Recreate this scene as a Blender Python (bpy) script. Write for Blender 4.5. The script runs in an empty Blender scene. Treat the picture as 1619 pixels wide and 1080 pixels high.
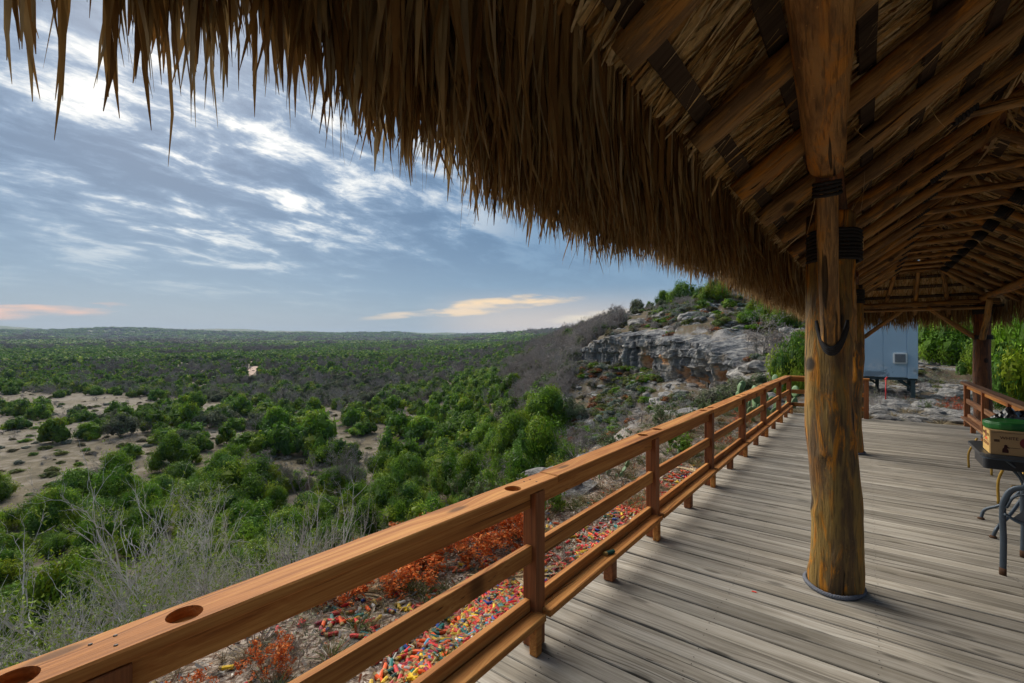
import bpy, bmesh, math, random
import numpy as np
from mathutils import Vector, Matrix, noise

R = math.radians
C = bpy.context.scene.collection
SC = bpy.context.scene
random.seed(7)
RNG = np.random.default_rng(11)
EYE = 1.7
YAW = 37.5

# ------------------------------------------------------------------ camera, sky, sun, exposure
cam = bpy.data.cameras.new('camera')
cam.lens = 16.23; cam.sensor_width = 36; cam.clip_start = 0.03; cam.clip_end = 20000
co = bpy.data.objects.new('camera', cam); C.objects.link(co)
co.location = (0, 0, EYE); co.rotation_euler = (R(90.235), 0, R(YAW))
SC.camera = co
SC.view_settings.view_transform = 'Standard'; SC.view_settings.look = 'None'
SC.view_settings.gamma = 1; SC.view_settings.use_curve_mapping = False
SC.view_settings.exposure = 1.08
SC.render.film_transparent = False
cy = SC.cycles
cy.max_bounces = 6; cy.diffuse_bounces = 4; cy.glossy_bounces = 2; cy.transmission_bounces = 3
cy.transparent_max_bounces = 6; cy.volume_bounces = 0; cy.caustics_reflective = False; cy.caustics_refractive = False
cy.use_denoising = True
cy.use_adaptive_sampling = True; cy.adaptive_threshold = 0.02

SUN_AZ = R(75)        # sun stands to the left of the deck: direction (-sin, cos)
SUN_EL = R(36)
SUN_DIR = Vector((-math.sin(SUN_AZ)*math.cos(SUN_EL), math.cos(SUN_AZ)*math.cos(SUN_EL), math.sin(SUN_EL)))
sl = bpy.data.lights.new('sun', 'SUN'); sl.energy = 3.0; sl.angle = R(58); sl.color = (1, .93, .82)
so = bpy.data.objects.new('sun', sl); C.objects.link(so)
so.rotation_euler = SUN_DIR.to_track_quat('Z', 'Y').to_euler()

def nd(nt, typ, ins=None, **props):
    n = nt.nodes.new(typ)
    for k, v in props.items(): setattr(n, k, v)
    for k, v in (ins or {}).items():
        s = n.inputs[k]
        if isinstance(v, bpy.types.NodeSocket): nt.links.new(v, s)
        else: s.default_value = v
    return n
def c4(c): return (c[0], c[1], c[2], 1.0)
def mixc(nt, f, a, b, mode='MIX'):
    a = c4(a) if isinstance(a, tuple) else a; b = c4(b) if isinstance(b, tuple) else b
    return nd(nt, 'ShaderNodeMix', {0: f, 6: a, 7: b}, data_type='RGBA', blend_type=mode).outputs[2]
def mth(nt, op, a, b=0.0, c=0.0, clamp=False):
    return nd(nt, 'ShaderNodeMath', {0: a, 1: b, 2: c}, operation=op, use_clamp=clamp).outputs[0]
def vmath(nt, op, a, b):
    return nd(nt, 'ShaderNodeVectorMath', {0: a, 1: b}, operation=op)
def noi(nt, vec, scale, detail=4, rough=.55, dist=0.0, out=0):
    return nd(nt, 'ShaderNodeTexNoise', {'Vector': vec, 'Scale': scale, 'Detail': detail, 'Roughness': rough, 'Distortion': dist}).outputs[out]
def mrange(nt, v, a, b, c=0.0, d=1.0, smooth=True):
    return nd(nt, 'ShaderNodeMapRange', {0: v, 1: a, 2: b, 3: c, 4: d}, interpolation_type='SMOOTHSTEP' if smooth else 'LINEAR').outputs[0]
def ramp(nt, f, stops):
    n = nd(nt, 'ShaderNodeValToRGB', {0: f}); e = n.color_ramp.elements
    while len(e) < len(stops): e.new(0.5)
    for q, (p, col) in zip(e, stops): q.position = p; q.color = c4(col)
    return n.outputs[0]
def scl(nt, vec, s, off=None):
    v = vmath(nt, 'MULTIPLY', vec, tuple(s)).outputs[0]
    if off is not None: v = vmath(nt, 'ADD', v, off).outputs[0]
    return v

world = bpy.data.worlds.new('World'); SC.world = world; world.use_nodes = True
nt = world.node_tree; nt.nodes.clear()
gen = nd(nt, 'ShaderNodeTexCoord').outputs['Generated']
sep = nd(nt, 'ShaderNodeSeparateXYZ', {0: gen})
sky = nd(nt, 'ShaderNodeTexSky', sky_type='NISHITA', sun_disc=False)
sky.sun_elevation = SUN_EL; sky.sun_rotation = -SUN_AZ; sky.altitude = 400; sky.dust_density = 2.0
zz = mth(nt, 'MAXIMUM', sep.outputs[2], 0.0)
den = mth(nt, 'ADD', zz, 0.13)
px_ = mth(nt, 'DIVIDE', sep.outputs[0], den); py_ = mth(nt, 'DIVIDE', sep.outputs[1], den)
plane = nd(nt, 'ShaderNodeCombineXYZ', {0: px_, 1: py_, 2: 0.0}).outputs[0]
# streets of cloud run roughly along one direction: rotate, then stretch
rot = nd(nt, 'ShaderNodeVectorRotate', {'Vector': plane, 'Angle': R(-97)}, rotation_type='Z_AXIS').outputs[0]
pl2 = scl(nt, rot, (0.60, 1.55, 1))
n1 = noi(nt, pl2, 0.80, 9, .60, .35)
n2 = noi(nt, scl(nt, rot, (.95, 1.3, 1)), 3.2, 9, .66, .3)
n3 = noi(nt, scl(nt, rot, (0.35, 1.1, 1)), 0.45, 3, .5)
def lobe(d, w):      # soft patch of sky round a direction
    v = Vector(d).normalized()
    dt = nd(nt, 'ShaderNodeVectorMath', {0: gen, 1: tuple(v)}, operation='DOT_PRODUCT').outputs['Value']
    return mrange(nt, dt, math.cos(R(w)), 1.0)
def dirpx(x, y):
    t = (x-809.5)/730; u = (543-y)/730
    return (t*.7934-.6088, t*.6088+.7934, u)
thick = mth(nt, 'ADD', mth(nt, 'MULTIPLY', n1, .56), mth(nt, 'MULTIPLY', n2, .44))
glow = lobe(dirpx(360, 200), 36)
glow2 = lobe(dirpx(340, 225), 17)
low = mrange(nt, zz, 0.03, 0.30)            # 0 at the horizon, 1 higher up
# overcast base: blue grey, paler and warmer low down
base = ramp(nt, mth(nt, 'POWER', zz, .6), [(0.0, (.37, .36, .35)), (.10, (.27, .34, .40)), (.28, (.165, .29, .425)), (.50, (.13, .255, .42)), (.80, (.16, .28, .43)), (1.0, (.60, .64, .68))])
dark = ramp(nt, mth(nt, 'POWER', zz, .6), [(0.0, (.33, .32, .33)), (.12, (.18, .26, .35)), (.35, (.062, .145, .265)), (.7, (.058, .138, .255)), (1.0, (.26, .32, .40))])
cl = mrange(nt, thick, .43, .55)
col = mixc(nt, mth(nt, 'MULTIPLY', cl, mrange(nt, zz, .05, .30, .15, .92)), base, dark)
gapm = mth(nt, 'SUBTRACT', 1.0, mrange(nt, thick, .38, .485))
thin = mth(nt, 'MULTIPLY', gapm, mth(nt, 'ADD', mth(nt, 'MULTIPLY', glow, .75), mth(nt, 'MULTIPLY', glow2, .5)), clamp=True)
thin = mth(nt, 'MULTIPLY', thin, mth(nt, 'MULTIPLY', low, 1.25), clamp=True)
col = mixc(nt, thin, col, (1.0, .98, .90))
# general brightening of the cloud sheet in front of the sun
col = mixc(nt, mth(nt, 'MULTIPLY', mth(nt, 'MULTIPLY', mth(nt, 'MULTIPLY', glow, low), mrange(nt, thick, .54, .42)), .16), col, (.66, .74, .82))
# sunset streaks low down
def streak(x, y, w, hgt, colr, amt, c):
    v = Vector(dirpx(x, y)).normalized(); side = Vector((v.y, -v.x, 0)).normalized(); up = side.cross(v)
    a = nd(nt, 'ShaderNodeVectorMath', {0: gen, 1: tuple(side)}, operation='DOT_PRODUCT').outputs['Value']
    b = nd(nt, 'ShaderNodeVectorMath', {0: gen, 1: tuple(up)}, operation='DOT_PRODUCT').outputs['Value']
    f = nd(nt, 'ShaderNodeVectorMath', {0: gen, 1: tuple(v)}, operation='DOT_PRODUCT').outputs['Value']
    b = mth(nt, 'SUBTRACT', b, mth(nt, 'MULTIPLY', a, .10))
    wob = noi(nt, scl(nt, gen, (5, 5, 34)), 2.2, 6, .6)
    r = mth(nt, 'ADD', mth(nt, 'POWER', mth(nt, 'ABSOLUTE', mth(nt, 'DIVIDE', a, w)), 2.0), mth(nt, 'POWER', mth(nt, 'ABSOLUTE', mth(nt, 'DIVIDE', b, hgt)), 2.0))
    m = mth(nt, 'SUBTRACT', mrange(nt, r, 1.0, 0.0), mth(nt, 'MULTIPLY', mrange(nt, wob, .36, .70), .9), clamp=True)
    m = mth(nt, 'MULTIPLY', mth(nt, 'MULTIPLY', m, mrange(nt, f, .6, .8)), amt, clamp=True)
    return mixc(nt, m, c, colr)
col = mixc(nt, mth(nt, 'MULTIPLY', mth(nt, 'MULTIPLY', lobe(dirpx(900, 520), 20), mrange(nt, zz, .13, .02)), .85), col, (.78, .60, .47))
col = streak(775, 484, .22, .024, (1.0, .70, .38), 1.15, col)
col = streak(700, 492, .20, .012, (.90, .66, .42), .9, col)
col = streak(60, 491, .14, .016, (.80, .46, .33), 1.2, col)
col = streak(960, 500, .16, .018, (.95, .78, .55), .9, col)
cloud10 = nd(nt, 'ShaderNodeVectorMath', {0: col, 1: (5.0, 5.0, 5.0)}, operation='MULTIPLY').outputs[0]
fin = mixc(nt, .93, sky.outputs[0], cloud10)
bg = nd(nt, 'ShaderNodeBackground', {'Color': fin, 'Strength': 0.10})
wo = nd(nt, 'ShaderNodeOutputWorld', {'Surface': bg.outputs[0]})

# ------------------------------------------------------------------ helpers
def tag(o, label=None, cat=None, group=None, kind=None):
    if label: o['label'] = label
    if cat: o['category'] = cat
    if group: o['group'] = group
    if kind: o['kind'] = kind
    return o
def adopt(o, p):
    if p is not None:
        o.parent = p
        o.matrix_parent_inverse = world_basis(p).inverted()
def world_basis(o):
    m = o.matrix_basis.copy()
    if o.parent is not None: m = world_basis(o.parent) @ o.matrix_parent_inverse @ m
    return m
def empty(name, loc=(0, 0, 0), rz=0.0, **kw):
    o = bpy.data.objects.new(name, None); C.objects.link(o); o.empty_display_size = .1
    o.location = loc; o.rotation_euler = (0, 0, rz)
    return tag(o, **kw)
def link(name, me, parent=None, loc=(0, 0, 0), rot=(0, 0, 0), sc=(1, 1, 1), **kw):
    """an object whose loc/rot are in world space even when it has a parent"""
    o = bpy.data.objects.new(name, me); C.objects.link(o)
    o.location = loc; o.rotation_euler = rot; o.scale = sc
    adopt(o, parent)
    return tag(o, **kw)
def copy_tree(root, loc, rz=0.0, sc=None, deep=True):
    r = root.copy(); C.objects.link(r); r.location = loc
    r.rotation_euler = (root.rotation_euler.x, root.rotation_euler.y, rz)
    if sc: r.scale = sc
    if deep:
        for ch in root.children:
            c = ch.copy(); C.objects.link(c); c.parent = r
            for g in ch.children:
                d = g.copy(); C.objects.link(d); d.parent = c
    return r
def mesh_np(name, V, F, mats, col=None, mi=None, smooth=False):
    """V (n,3), F (m,k) with k 3 or 4; col (n,3) point colours"""
    V = np.asarray(V, np.float32); F = np.asarray(F, np.int32)
    me = bpy.data.meshes.new(name)
    me.vertices.add(len(V)); me.vertices.foreach_set('co', V.ravel())
    k = F.shape[1]
    me.loops.add(F.size); me.loops.foreach_set('vertex_index', F.ravel())
    me.polygons.add(len(F))
    me.polygons.foreach_set('loop_start', np.arange(0, F.size, k, dtype=np.int32))
    me.polygons.foreach_set('loop_total', np.full(len(F), k, np.int32))
    if mi is not None: me.polygons.foreach_set('material_index', np.asarray(mi, np.int32))
    me.polygons.foreach_set('use_smooth', np.full(len(F), smooth))
    for m in (mats if isinstance(mats, (list, tuple)) else [mats]): me.materials.append(m)
    me.update(calc_edges=True); me.validate()
    if col is not None:
        a = me.color_attributes.new('Col', 'FLOAT_COLOR', 'POINT')
        cc = np.ones((len(V), 4), np.float32); cc[:, :3] = col
        a.data.foreach_set('color', cc.ravel())
    return me
class MB:
    """collects simple shapes into ONE mesh"""
    def __init__(s): s.v = []; s.f = []; s.m = []; s.sm = []
    def add(s, vs, fs, mi=0, smooth=False):
        o = len(s.v); s.v += [tuple(v) for v in vs]
        for f in fs: s.f.append([i+o for i in f]); s.m.append(mi); s.sm.append(smooth)
    def box(s, x0, x1, y0, y1, z0, z1, mi=0, M=None, taper=0):
        vs = [Vector((x, y, z)) for z in (z0, z1) for y in (y0, y1) for x in (x0, x1)]
        if M is not None: vs = [M @ v for v in vs]
        s.add(vs, [(0, 2, 3, 1), (4, 5, 7, 6), (0, 1, 5, 4), (2, 6, 7, 3), (0, 4, 6, 2), (1, 3, 7, 5)], mi)
    def tube(s, pts, rad, n=8, mi=0, cap=True, closed=False, smooth=True, flat=1.0, up=None):
        pts = [Vector(p) for p in pts]; K = len(pts)
        rad = [rad]*K if isinstance(rad, (int, float)) else rad
        rings = []; prev = None
        for i, p in enumerate(pts):
            a = pts[(i-1) % K] if (closed or i) else p; b = pts[(i+1) % K] if (closed or i < K-1) else p
            d = (b-a).normalized()
            if prev is None:
                ref = Vector(up) if up else (Vector((0, 0, 1)) if abs(d.z) < .9 else Vector((1, 0, 0)))
                u = d.cross(ref).normalized()
            else: u = (prev - d*prev.dot(d)).normalized()
            prev = u; w = d.cross(u)
            rings.append([p + (u*math.cos(q*2*math.pi/n) + w*math.sin(q*2*math.pi/n)*flat)*rad[i] for q in range(n)])
        vs = [v for r in rings for v in r]; fs = []
        for i in range(K if closed else K-1):
            j = (i+1) % K
            for q in range(n): fs.append((i*n+q, i*n+(q+1) % n, j*n+(q+1) % n, j*n+q))
        if cap and not closed: fs += [tuple(range(n))[::-1], tuple((K-1)*n+q for q in range(n))]
        s.add(vs, fs, mi, smooth)
    def lathe(s, prof, n=16, mi=0, c=(0, 0, 0), smooth=True):
        vs = []; fs = []
        for (r, z) in prof:
            for q in range(n):
                a = q*2*math.pi/n; vs.append((c[0]+r*math.cos(a), c[1]+r*math.sin(a), c[2]+z))
        for i in range(len(prof)-1):
            for q in range(n): fs.append((i*n+q, i*n+(q+1) % n, (i+1)*n+(q+1) % n, (i+1)*n+q))
        fs += [tuple(range(n))[::-1], tuple((len(prof)-1)*n+q for q in range(n))]
        s.add(vs, fs, mi, smooth)
    def mesh(s, name, mats, bevel=0.0, seg=1):
        me = bpy.data.meshes.new(name); me.from_pydata(s.v, [], s.f)
        for m in (mats if isinstance(mats, (list, tuple)) else [mats]): me.materials.append(m)
        me.polygons.foreach_set('material_index', s.m); me.polygons.foreach_set('use_smooth', s.sm)
        if bevel:
            bm = bmesh.new(); bm.from_mesh(me)
            bmesh.ops.bevel(bm, geom=list(bm.edges), offset=bevel, segments=seg, affect='EDGES', clamp_overlap=True)
            bm.to_mesh(me); bm.free()
        me.update(); return me
    def build(s, name, mats, parent=None, bevel=0.0, seg=1, **kw):
        return link(name, s.mesh(name, mats, bevel, seg), parent, **kw)
def strips_np(base, d, L, W, side, bend, S=5, taper=1.6, twist=None, rng=RNG, fold=0.0):
    """many ribbons at once; centreline base + d*L*s + bend*s^2"""
    n = len(base); s = np.linspace(0, 1, S+1)[None, :, None]
    cen = base[:, None, :] + d[:, None, :]*L[:, None, None]*s + bend[:, None, :]*s**2
    w = W[:, None]*(1-np.linspace(0, 1, S+1)[None, :]**taper*.93)
    w[:, 0] *= .8
    pw = np.random.default_rng(n).uniform(0, 6.28, (n, 2, 1)); ss = np.linspace(0, 1, S+1)[None]
    cen = cen+side[:, None, :]*(np.sin(ss*7+pw[:, 0])*ss*L[:, None]*.018)[..., None]+np.array([1.0, 0, 0])*(np.sin(ss*5+pw[:, 1])*ss**2*L[:, None]*.03)[..., None]
    sd = side[:, None, :].repeat(S+1, 1)
    if twist is not None:
        dn = d/np.linalg.norm(d, axis=1, keepdims=True); nrm = np.cross(dn, side)
        a = twist[:, None, None]*s
        sd = side[:, None, :]*np.cos(a) + nrm[:, None, :]*np.sin(a)
    a = cen - sd*w[..., None]/2; b = cen + sd*w[..., None]/2
    V = np.stack([a, b], 2).reshape(-1, 3)
    k = (np.arange(n)[:, None]*(S+1) + np.arange(S)[None, :])*2
    F = np.stack([k, k+1, k+3, k+2], -1).reshape(-1, 4)
    return V, F
def tubes_np(P, Rd, n=3):
    """P (N,K,3) paths, Rd (N,K) radii"""
    N, K, _ = P.shape
    d = np.gradient(P, axis=1); d /= np.linalg.norm(d, axis=2, keepdims=True)+1e-9
    ref = np.where(np.abs(d[:, :1, 2:3]) < .9, np.array([0, 0, 1.0]), np.array([1.0, 0, 0]))
    u = np.cross(d, np.broadcast_to(ref, d.shape)); u /= np.linalg.norm(u, axis=2, keepdims=True)+1e-9
    w = np.cross(d, u)
    q = np.arange(n)*2*np.pi/n
    V = P[:, :, None, :] + (u[:, :, None, :]*np.cos(q)[None, None, :, None] + w[:, :, None, :]*np.sin(q)[None, None, :, None])*Rd[:, :, None, None]
    i = np.arange(N)[:, None, None]*K*n + np.arange(K-1)[None, :, None]*n
    qa = np.arange(n)[None, None, :]; qb = (qa+1) % n
    F = np.stack([i+qa, i+qb, i+n+qb, i+n+qa], -1).reshape(-1, 4)
    return V.reshape(-1, 3), F
def catmesh(*parts):
    Vs, Fs, Cs, Ms = [], [], [], []; o = 0
    for p in parts:
        V, F, col, mi = p
        Vs.append(V); Fs.append(np.asarray(F)+o); Cs.append(np.broadcast_to(col, V.shape)); Ms.append(np.full(len(F), mi)); o += len(V)
    return np.concatenate(Vs), np.concatenate(Fs), np.concatenate(Cs), np.concatenate(Ms)

# ------------------------------------------------------------------ materials
def newmat(name):
    m = bpy.data.materials.new(name); m.use_nodes = True; m.node_tree.nodes.clear(); return m, m.node_tree
def finish(nt, col, rough=.8, bump=None, bstr=.3, bdist=.01, spec=.3, metal=0.0, transl=0.0, coat=0.0):
    ins = {'Base Color': c4(col) if isinstance(col, tuple) else col, 'Roughness': rough, 'Metallic': metal, 'Specular IOR Level': spec}
    if coat: ins['Coat Weight'] = coat; ins['Coat Roughness'] = .25
    p = nd(nt, 'ShaderNodeBsdfPrincipled', ins)
    if bump is not None:
        b = nd(nt, 'ShaderNodeBump', {'Height': bump, 'Strength': bstr, 'Distance': bdist}); nt.links.new(b.outputs[0], p.inputs['Normal'])
    sh = p.outputs[0]
    if transl:
        t = nd(nt, 'ShaderNodeBsdfTranslucent', {'Color': c4(col) if isinstance(col, tuple) else col})
        sh = nd(nt, 'ShaderNodeMixShader', {0: transl, 1: sh, 2: t.outputs[0]}).outputs[0]
    nd(nt, 'ShaderNodeOutputMaterial', {'Surface': sh})
def plain(name, col, rough=.6, metal=0.0, spec=.4, var=.12, nscale=8, bstr=.1):
    m, nt = newmat(name); ob = nd(nt, 'ShaderNodeTexCoord').outputs['Object']
    f = noi(nt, ob, nscale, 5, .6)
    c = mixc(nt, f, tuple(x*(1-var*2) for x in col), tuple(min(1, x*(1+var*2)) for x in col))
    finish(nt, c, rough, f, bstr, .01, spec, metal); return m
def wood(name, dark, mid, light, gscale=1.0, rough=.7, knots=.5, axis=0, spec=.25, vary=.25, weather=None, coat=0.0, bd=.004):
    m, nt = newmat(name)
    ob = nd(nt, 'ShaderNodeTexCoord').outputs['Object']
    rnd = nd(nt, 'ShaderNodeObjectInfo').outputs['Random']
    off = nd(nt, 'ShaderNodeCombineXYZ', {0: mth(nt, 'MULTIPLY', rnd, 37.0), 1: mth(nt, 'MULTIPLY', rnd, 91.0), 2: mth(nt, 'MULTIPLY', rnd, 13.0)}).outputs[0]
    p = vmath(nt, 'ADD', ob, off).outputs[0]
    if axis == 2:
        s = nd(nt, 'ShaderNodeSeparateXYZ', {0: p}); p = nd(nt, 'ShaderNodeCombineXYZ', {0: s.outputs[2], 1: s.outputs[0], 2: s.outputs[1]}).outputs[0]
    if axis == 1:
        s = nd(nt, 'ShaderNodeSeparateXYZ', {0: p}); p = nd(nt, 'ShaderNodeCombineXYZ', {0: s.outputs[1], 1: s.outputs[0], 2: s.outputs[2]}).outputs[0]
    g = gscale
    vk = nd(nt, 'ShaderNodeTexVoronoi', {'Vector': scl(nt, p, (1.1*g, 3.6*g, .01)), 'Scale': 1.0, 'Randomness': 1.0}, voronoi_dimensions='2D').outputs['Distance']
    near = mrange(nt, vk, .34, .0)
    warp = mth(nt, 'MULTIPLY', near, .055*knots)
    sp = nd(nt, 'ShaderNodeSeparateXYZ', {0: p})
    pw = nd(nt, 'ShaderNodeCombineXYZ', {0: sp.outputs[0], 1: mth(nt, 'ADD', sp.outputs[1], warp), 2: sp.outputs[2]}).outputs[0]
    broad = noi(nt, scl(nt, pw, (.9*g, 13*g, 13*g)), 1.0, 5, .6)
    ring = noi(nt, scl(nt, pw, (.55*g, 46*g, 46*g)), 1.0, 3, .5, .4)
    fine = noi(nt, scl(nt, pw, (5*g, 190*g, 190*g)), 1.0, 3, .6)
    crack = noi(nt, scl(nt, pw, (.8*g, 60*g, 60*g)), 1.3, 2, .4)
    f = mth(nt, 'ADD', mth(nt, 'MULTIPLY', broad, .45), mth(nt, 'ADD', mth(nt, 'MULTIPLY', ring, .38), mth(nt, 'MULTIPLY', fine, .22)))
    c = ramp(nt, f, [(.36, dark), (.50, mid), (.66, light)])
    c = mixc(nt, mth(nt, 'MULTIPLY', mrange(nt, vk, .095, .035), knots), c, tuple(x*.25 for x in dark))
    c = mixc(nt, mth(nt, 'MULTIPLY', mrange(nt, crack, .34, .27), .75), c, tuple(x*.3 for x in dark))
    if weather: c = mixc(nt, mth(nt, 'MULTIPLY', mrange(nt, noi(nt, scl(nt, p, (1.2, 2.2, 2.2)), 1.3, 5, .6), .45, .70), .55), c, weather)
    v = mrange(nt, rnd, 0, 1, 1-vary, 1+vary, False)
    c = nd(nt, 'ShaderNodeVectorMath', {0: c, 1: nd(nt, 'ShaderNodeCombineXYZ', {0: v, 1: v, 2: v}).outputs[0]}, operation='MULTIPLY').outputs[0]
    hgt = mth(nt, 'SUBTRACT', mth(nt, 'ADD', mth(nt, 'MULTIPLY', ring, .6), mth(nt, 'MULTIPLY', fine, .4)), mth(nt, 'MULTIPLY', mrange(nt, crack, .34, .27), .8))
    finish(nt, c, rough, hgt, .8, bd, spec, coat=coat); return m

M = {}
M['deck'] = wood('weathered deck wood', (.105, .09, .072), (.27, .242, .20), (.42, .39, .34), 1.0, .85, .55, 0, .15, .24, weather=(.18, .16, .125))
M['rail'] = wood('stained cedar', (.15, .050, .012), (.38, .145, .036), (.58, .28, .08), 1.0, .7, .7, 0, .15, .14)
M['post'] = wood('stained cedar post', (.10, .036, .013), (.23, .080, .028), (.34, .13, .045), 1.0, .6, .4, 0, .2, .12)
M['railold'] = wood('brown weathered cedar', (.10, .04, .02), (.22, .10, .045), (.34, .19, .10), 1.0, .7, .5, 0, .2, .12)
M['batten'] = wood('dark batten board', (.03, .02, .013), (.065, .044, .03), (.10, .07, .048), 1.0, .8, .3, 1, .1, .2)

def logmat(name, a, b, c_, dark, k=1.0):
    m, nt = newmat(name)
    ob = nd(nt, 'ShaderNodeTexCoord').outputs['Object']
    rnd = nd(nt, 'ShaderNodeObjectInfo').outputs['Random']
    off = nd(nt, 'ShaderNodeCombineXYZ', {0: mth(nt, 'MULTIPLY', rnd, 17.0), 1: mth(nt, 'MULTIPLY', rnd, 31.0), 2: mth(nt, 'MULTIPLY', rnd, 9.0)}).outputs[0]
    p = vmath(nt, 'ADD', ob, off).outputs[0]
    s1 = noi(nt, scl(nt, p, (7, 7, 1.5)), 1.0, 5, .6, .6)
    s2 = noi(nt, scl(nt, p, (12, 12, 2.2)), 1.0, 7, .68, 1.2)
    s3 = noi(nt, scl(nt, p, (90, 90, 5)), 1.0, 4, .6)
    s4 = noi(nt, scl(nt, p, (3.5, 3.5, 1.3)), 1.0, 3, .6)
    spk = noi(nt, scl(nt, p, (60, 60, 30)), 1.0, 3, .7)
    c = mixc(nt, mrange(nt, s1, .42, .60), a, dark)
    c = mixc(nt, mth(nt, 'MULTIPLY', mrange(nt, s2, .48, .60), mrange(nt, s4, .34, .50, .15, 1.0)), c, b)
    c = mixc(nt, mth(nt, 'MULTIPLY', mrange(nt, s2, .61, .72), k), c, c_)
    c = mixc(nt, mth(nt, 'MULTIPLY', mrange(nt, s3, .48, .36), .6), c, tuple(x*.5 for x in dark))
    c = mixc(nt, mth(nt, 'MULTIPLY', mrange(nt, spk, .66, .74), .35), c, tuple(min(1, x*2.6) for x in a))
    kn = nd(nt, 'ShaderNodeTexVoronoi', {'Vector': scl(nt, p, (3.2, 3.2, 2.3)), 'Scale': 1.0}).outputs['Distance']
    c = mixc(nt, mrange(nt, kn, .16, .10), c, tuple(x*.35 for x in dark))
    ck = noi(nt, scl(nt, p, (34, 34, 1.1)), 1.0, 2, .4)
    c = mixc(nt, mth(nt, 'MULTIPLY', mrange(nt, ck, .36, .31), .85), c, (.012, .008, .005))
    h = mth(nt, 'ADD', mth(nt, 'MULTIPLY', s3, .5), mth(nt, 'SUBTRACT', mth(nt, 'MULTIPLY', s2, .8), mrange(nt, ck, .33, .28)))
    finish(nt, c, .65, h, 1.0, .02, .25); return m
M['pillar'] = logmat('weathered cedar trunk', (.29, .18, .05), (.56, .21, .018), (.68, .40, .035), (.12, .072, .034))
M['log'] = logmat('varnished log', (.42, .22, .07), (.52, .21, .03), (.58, .29, .06), (.16, .08, .03), .6)
M['pole'] = logmat('peeled pole', (.42, .25, .10), (.50, .24, .055), (.58, .34, .12), (.19, .11, .05), .5)
M['darklog'] = logmat('dark red log', (.15, .055, .02), (.24, .08, .015), (.34, .13, .03), (.06, .025, .012), .3)

def attrmat(name, transl=.25, rough=.7, vary=.2, streaks=True, spec=.2, hue=None):
    m, nt = newmat(name)
    a = nd(nt, 'ShaderNodeAttribute', attribute_name='Col').outputs['Color']
    rnd = nd(nt, 'ShaderNodeObjectInfo').outputs['Random']
    v = mrange(nt, rnd, 0, 1, 1-vary, 1+vary, False)
    c = nd(nt, 'ShaderNodeVectorMath', {0: a, 1: nd(nt, 'ShaderNodeCombineXYZ', {0: v, 1: v, 2: v}).outputs[0]}, operation='MULTIPLY').outputs[0]
    if hue:
        f = mth(nt, 'FRACT', mth(nt, 'MULTIPLY', rnd, 7.31))
        c = mixc(nt, mth(nt, 'MULTIPLY', f, .55), c, hue, 'MULTIPLY')
    if streaks:
        ob = nd(nt, 'ShaderNodeTexCoord').outputs['Object']
        s = noi(nt, scl(nt, ob, (60, 60, 7)), 1.0, 3, .6)
        c = mixc(nt, mrange(nt, s, .3, .7, .35, 0), c, (.05, .03, .015))
    finish(nt, c, rough, None, transl=transl, spec=spec); return m
M['thatch'] = attrmat('dry palm thatch', .14, .75, .0)
M['leaf'] = attrmat('evergreen foliage', .25, .7, .22, False, .2, hue=(1.25, .95, .55))
M['leafgrey'] = attrmat('grey green foliage', .2, .8, .2, False, .15)
M['twig'] = attrmat('bare twigs', 0, .9, .18, False, .1)
M['dry'] = attrmat('dry leaves', .08, .8, .1, False, .1)
M['shells'] = attrmat('spent shotgun hulls', 0, .6, .0, False, .2)
M['bark'] = plain('rough bark', (.10, .08, .06), .95, 0, .1, .3, 20, .6)

def ropemat(name, col):
    m, nt = newmat(name); ob = nd(nt, 'ShaderNodeTexCoord').outputs['Object']
    f = noi(nt, ob, 130, 3, .6); g = noi(nt, ob, 12, 3, .6)
    c = mixc(nt, f, tuple(x*.55 for x in col), tuple(x*1.35 for x in col))
    finish(nt, c, .9, f, .6, .003, .15); return m
M['rope'] = ropemat('black lashing rope', (.035, .034, .036))
M['ropegrey'] = ropemat('blue grey rope', (.17, .18, .21))
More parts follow.
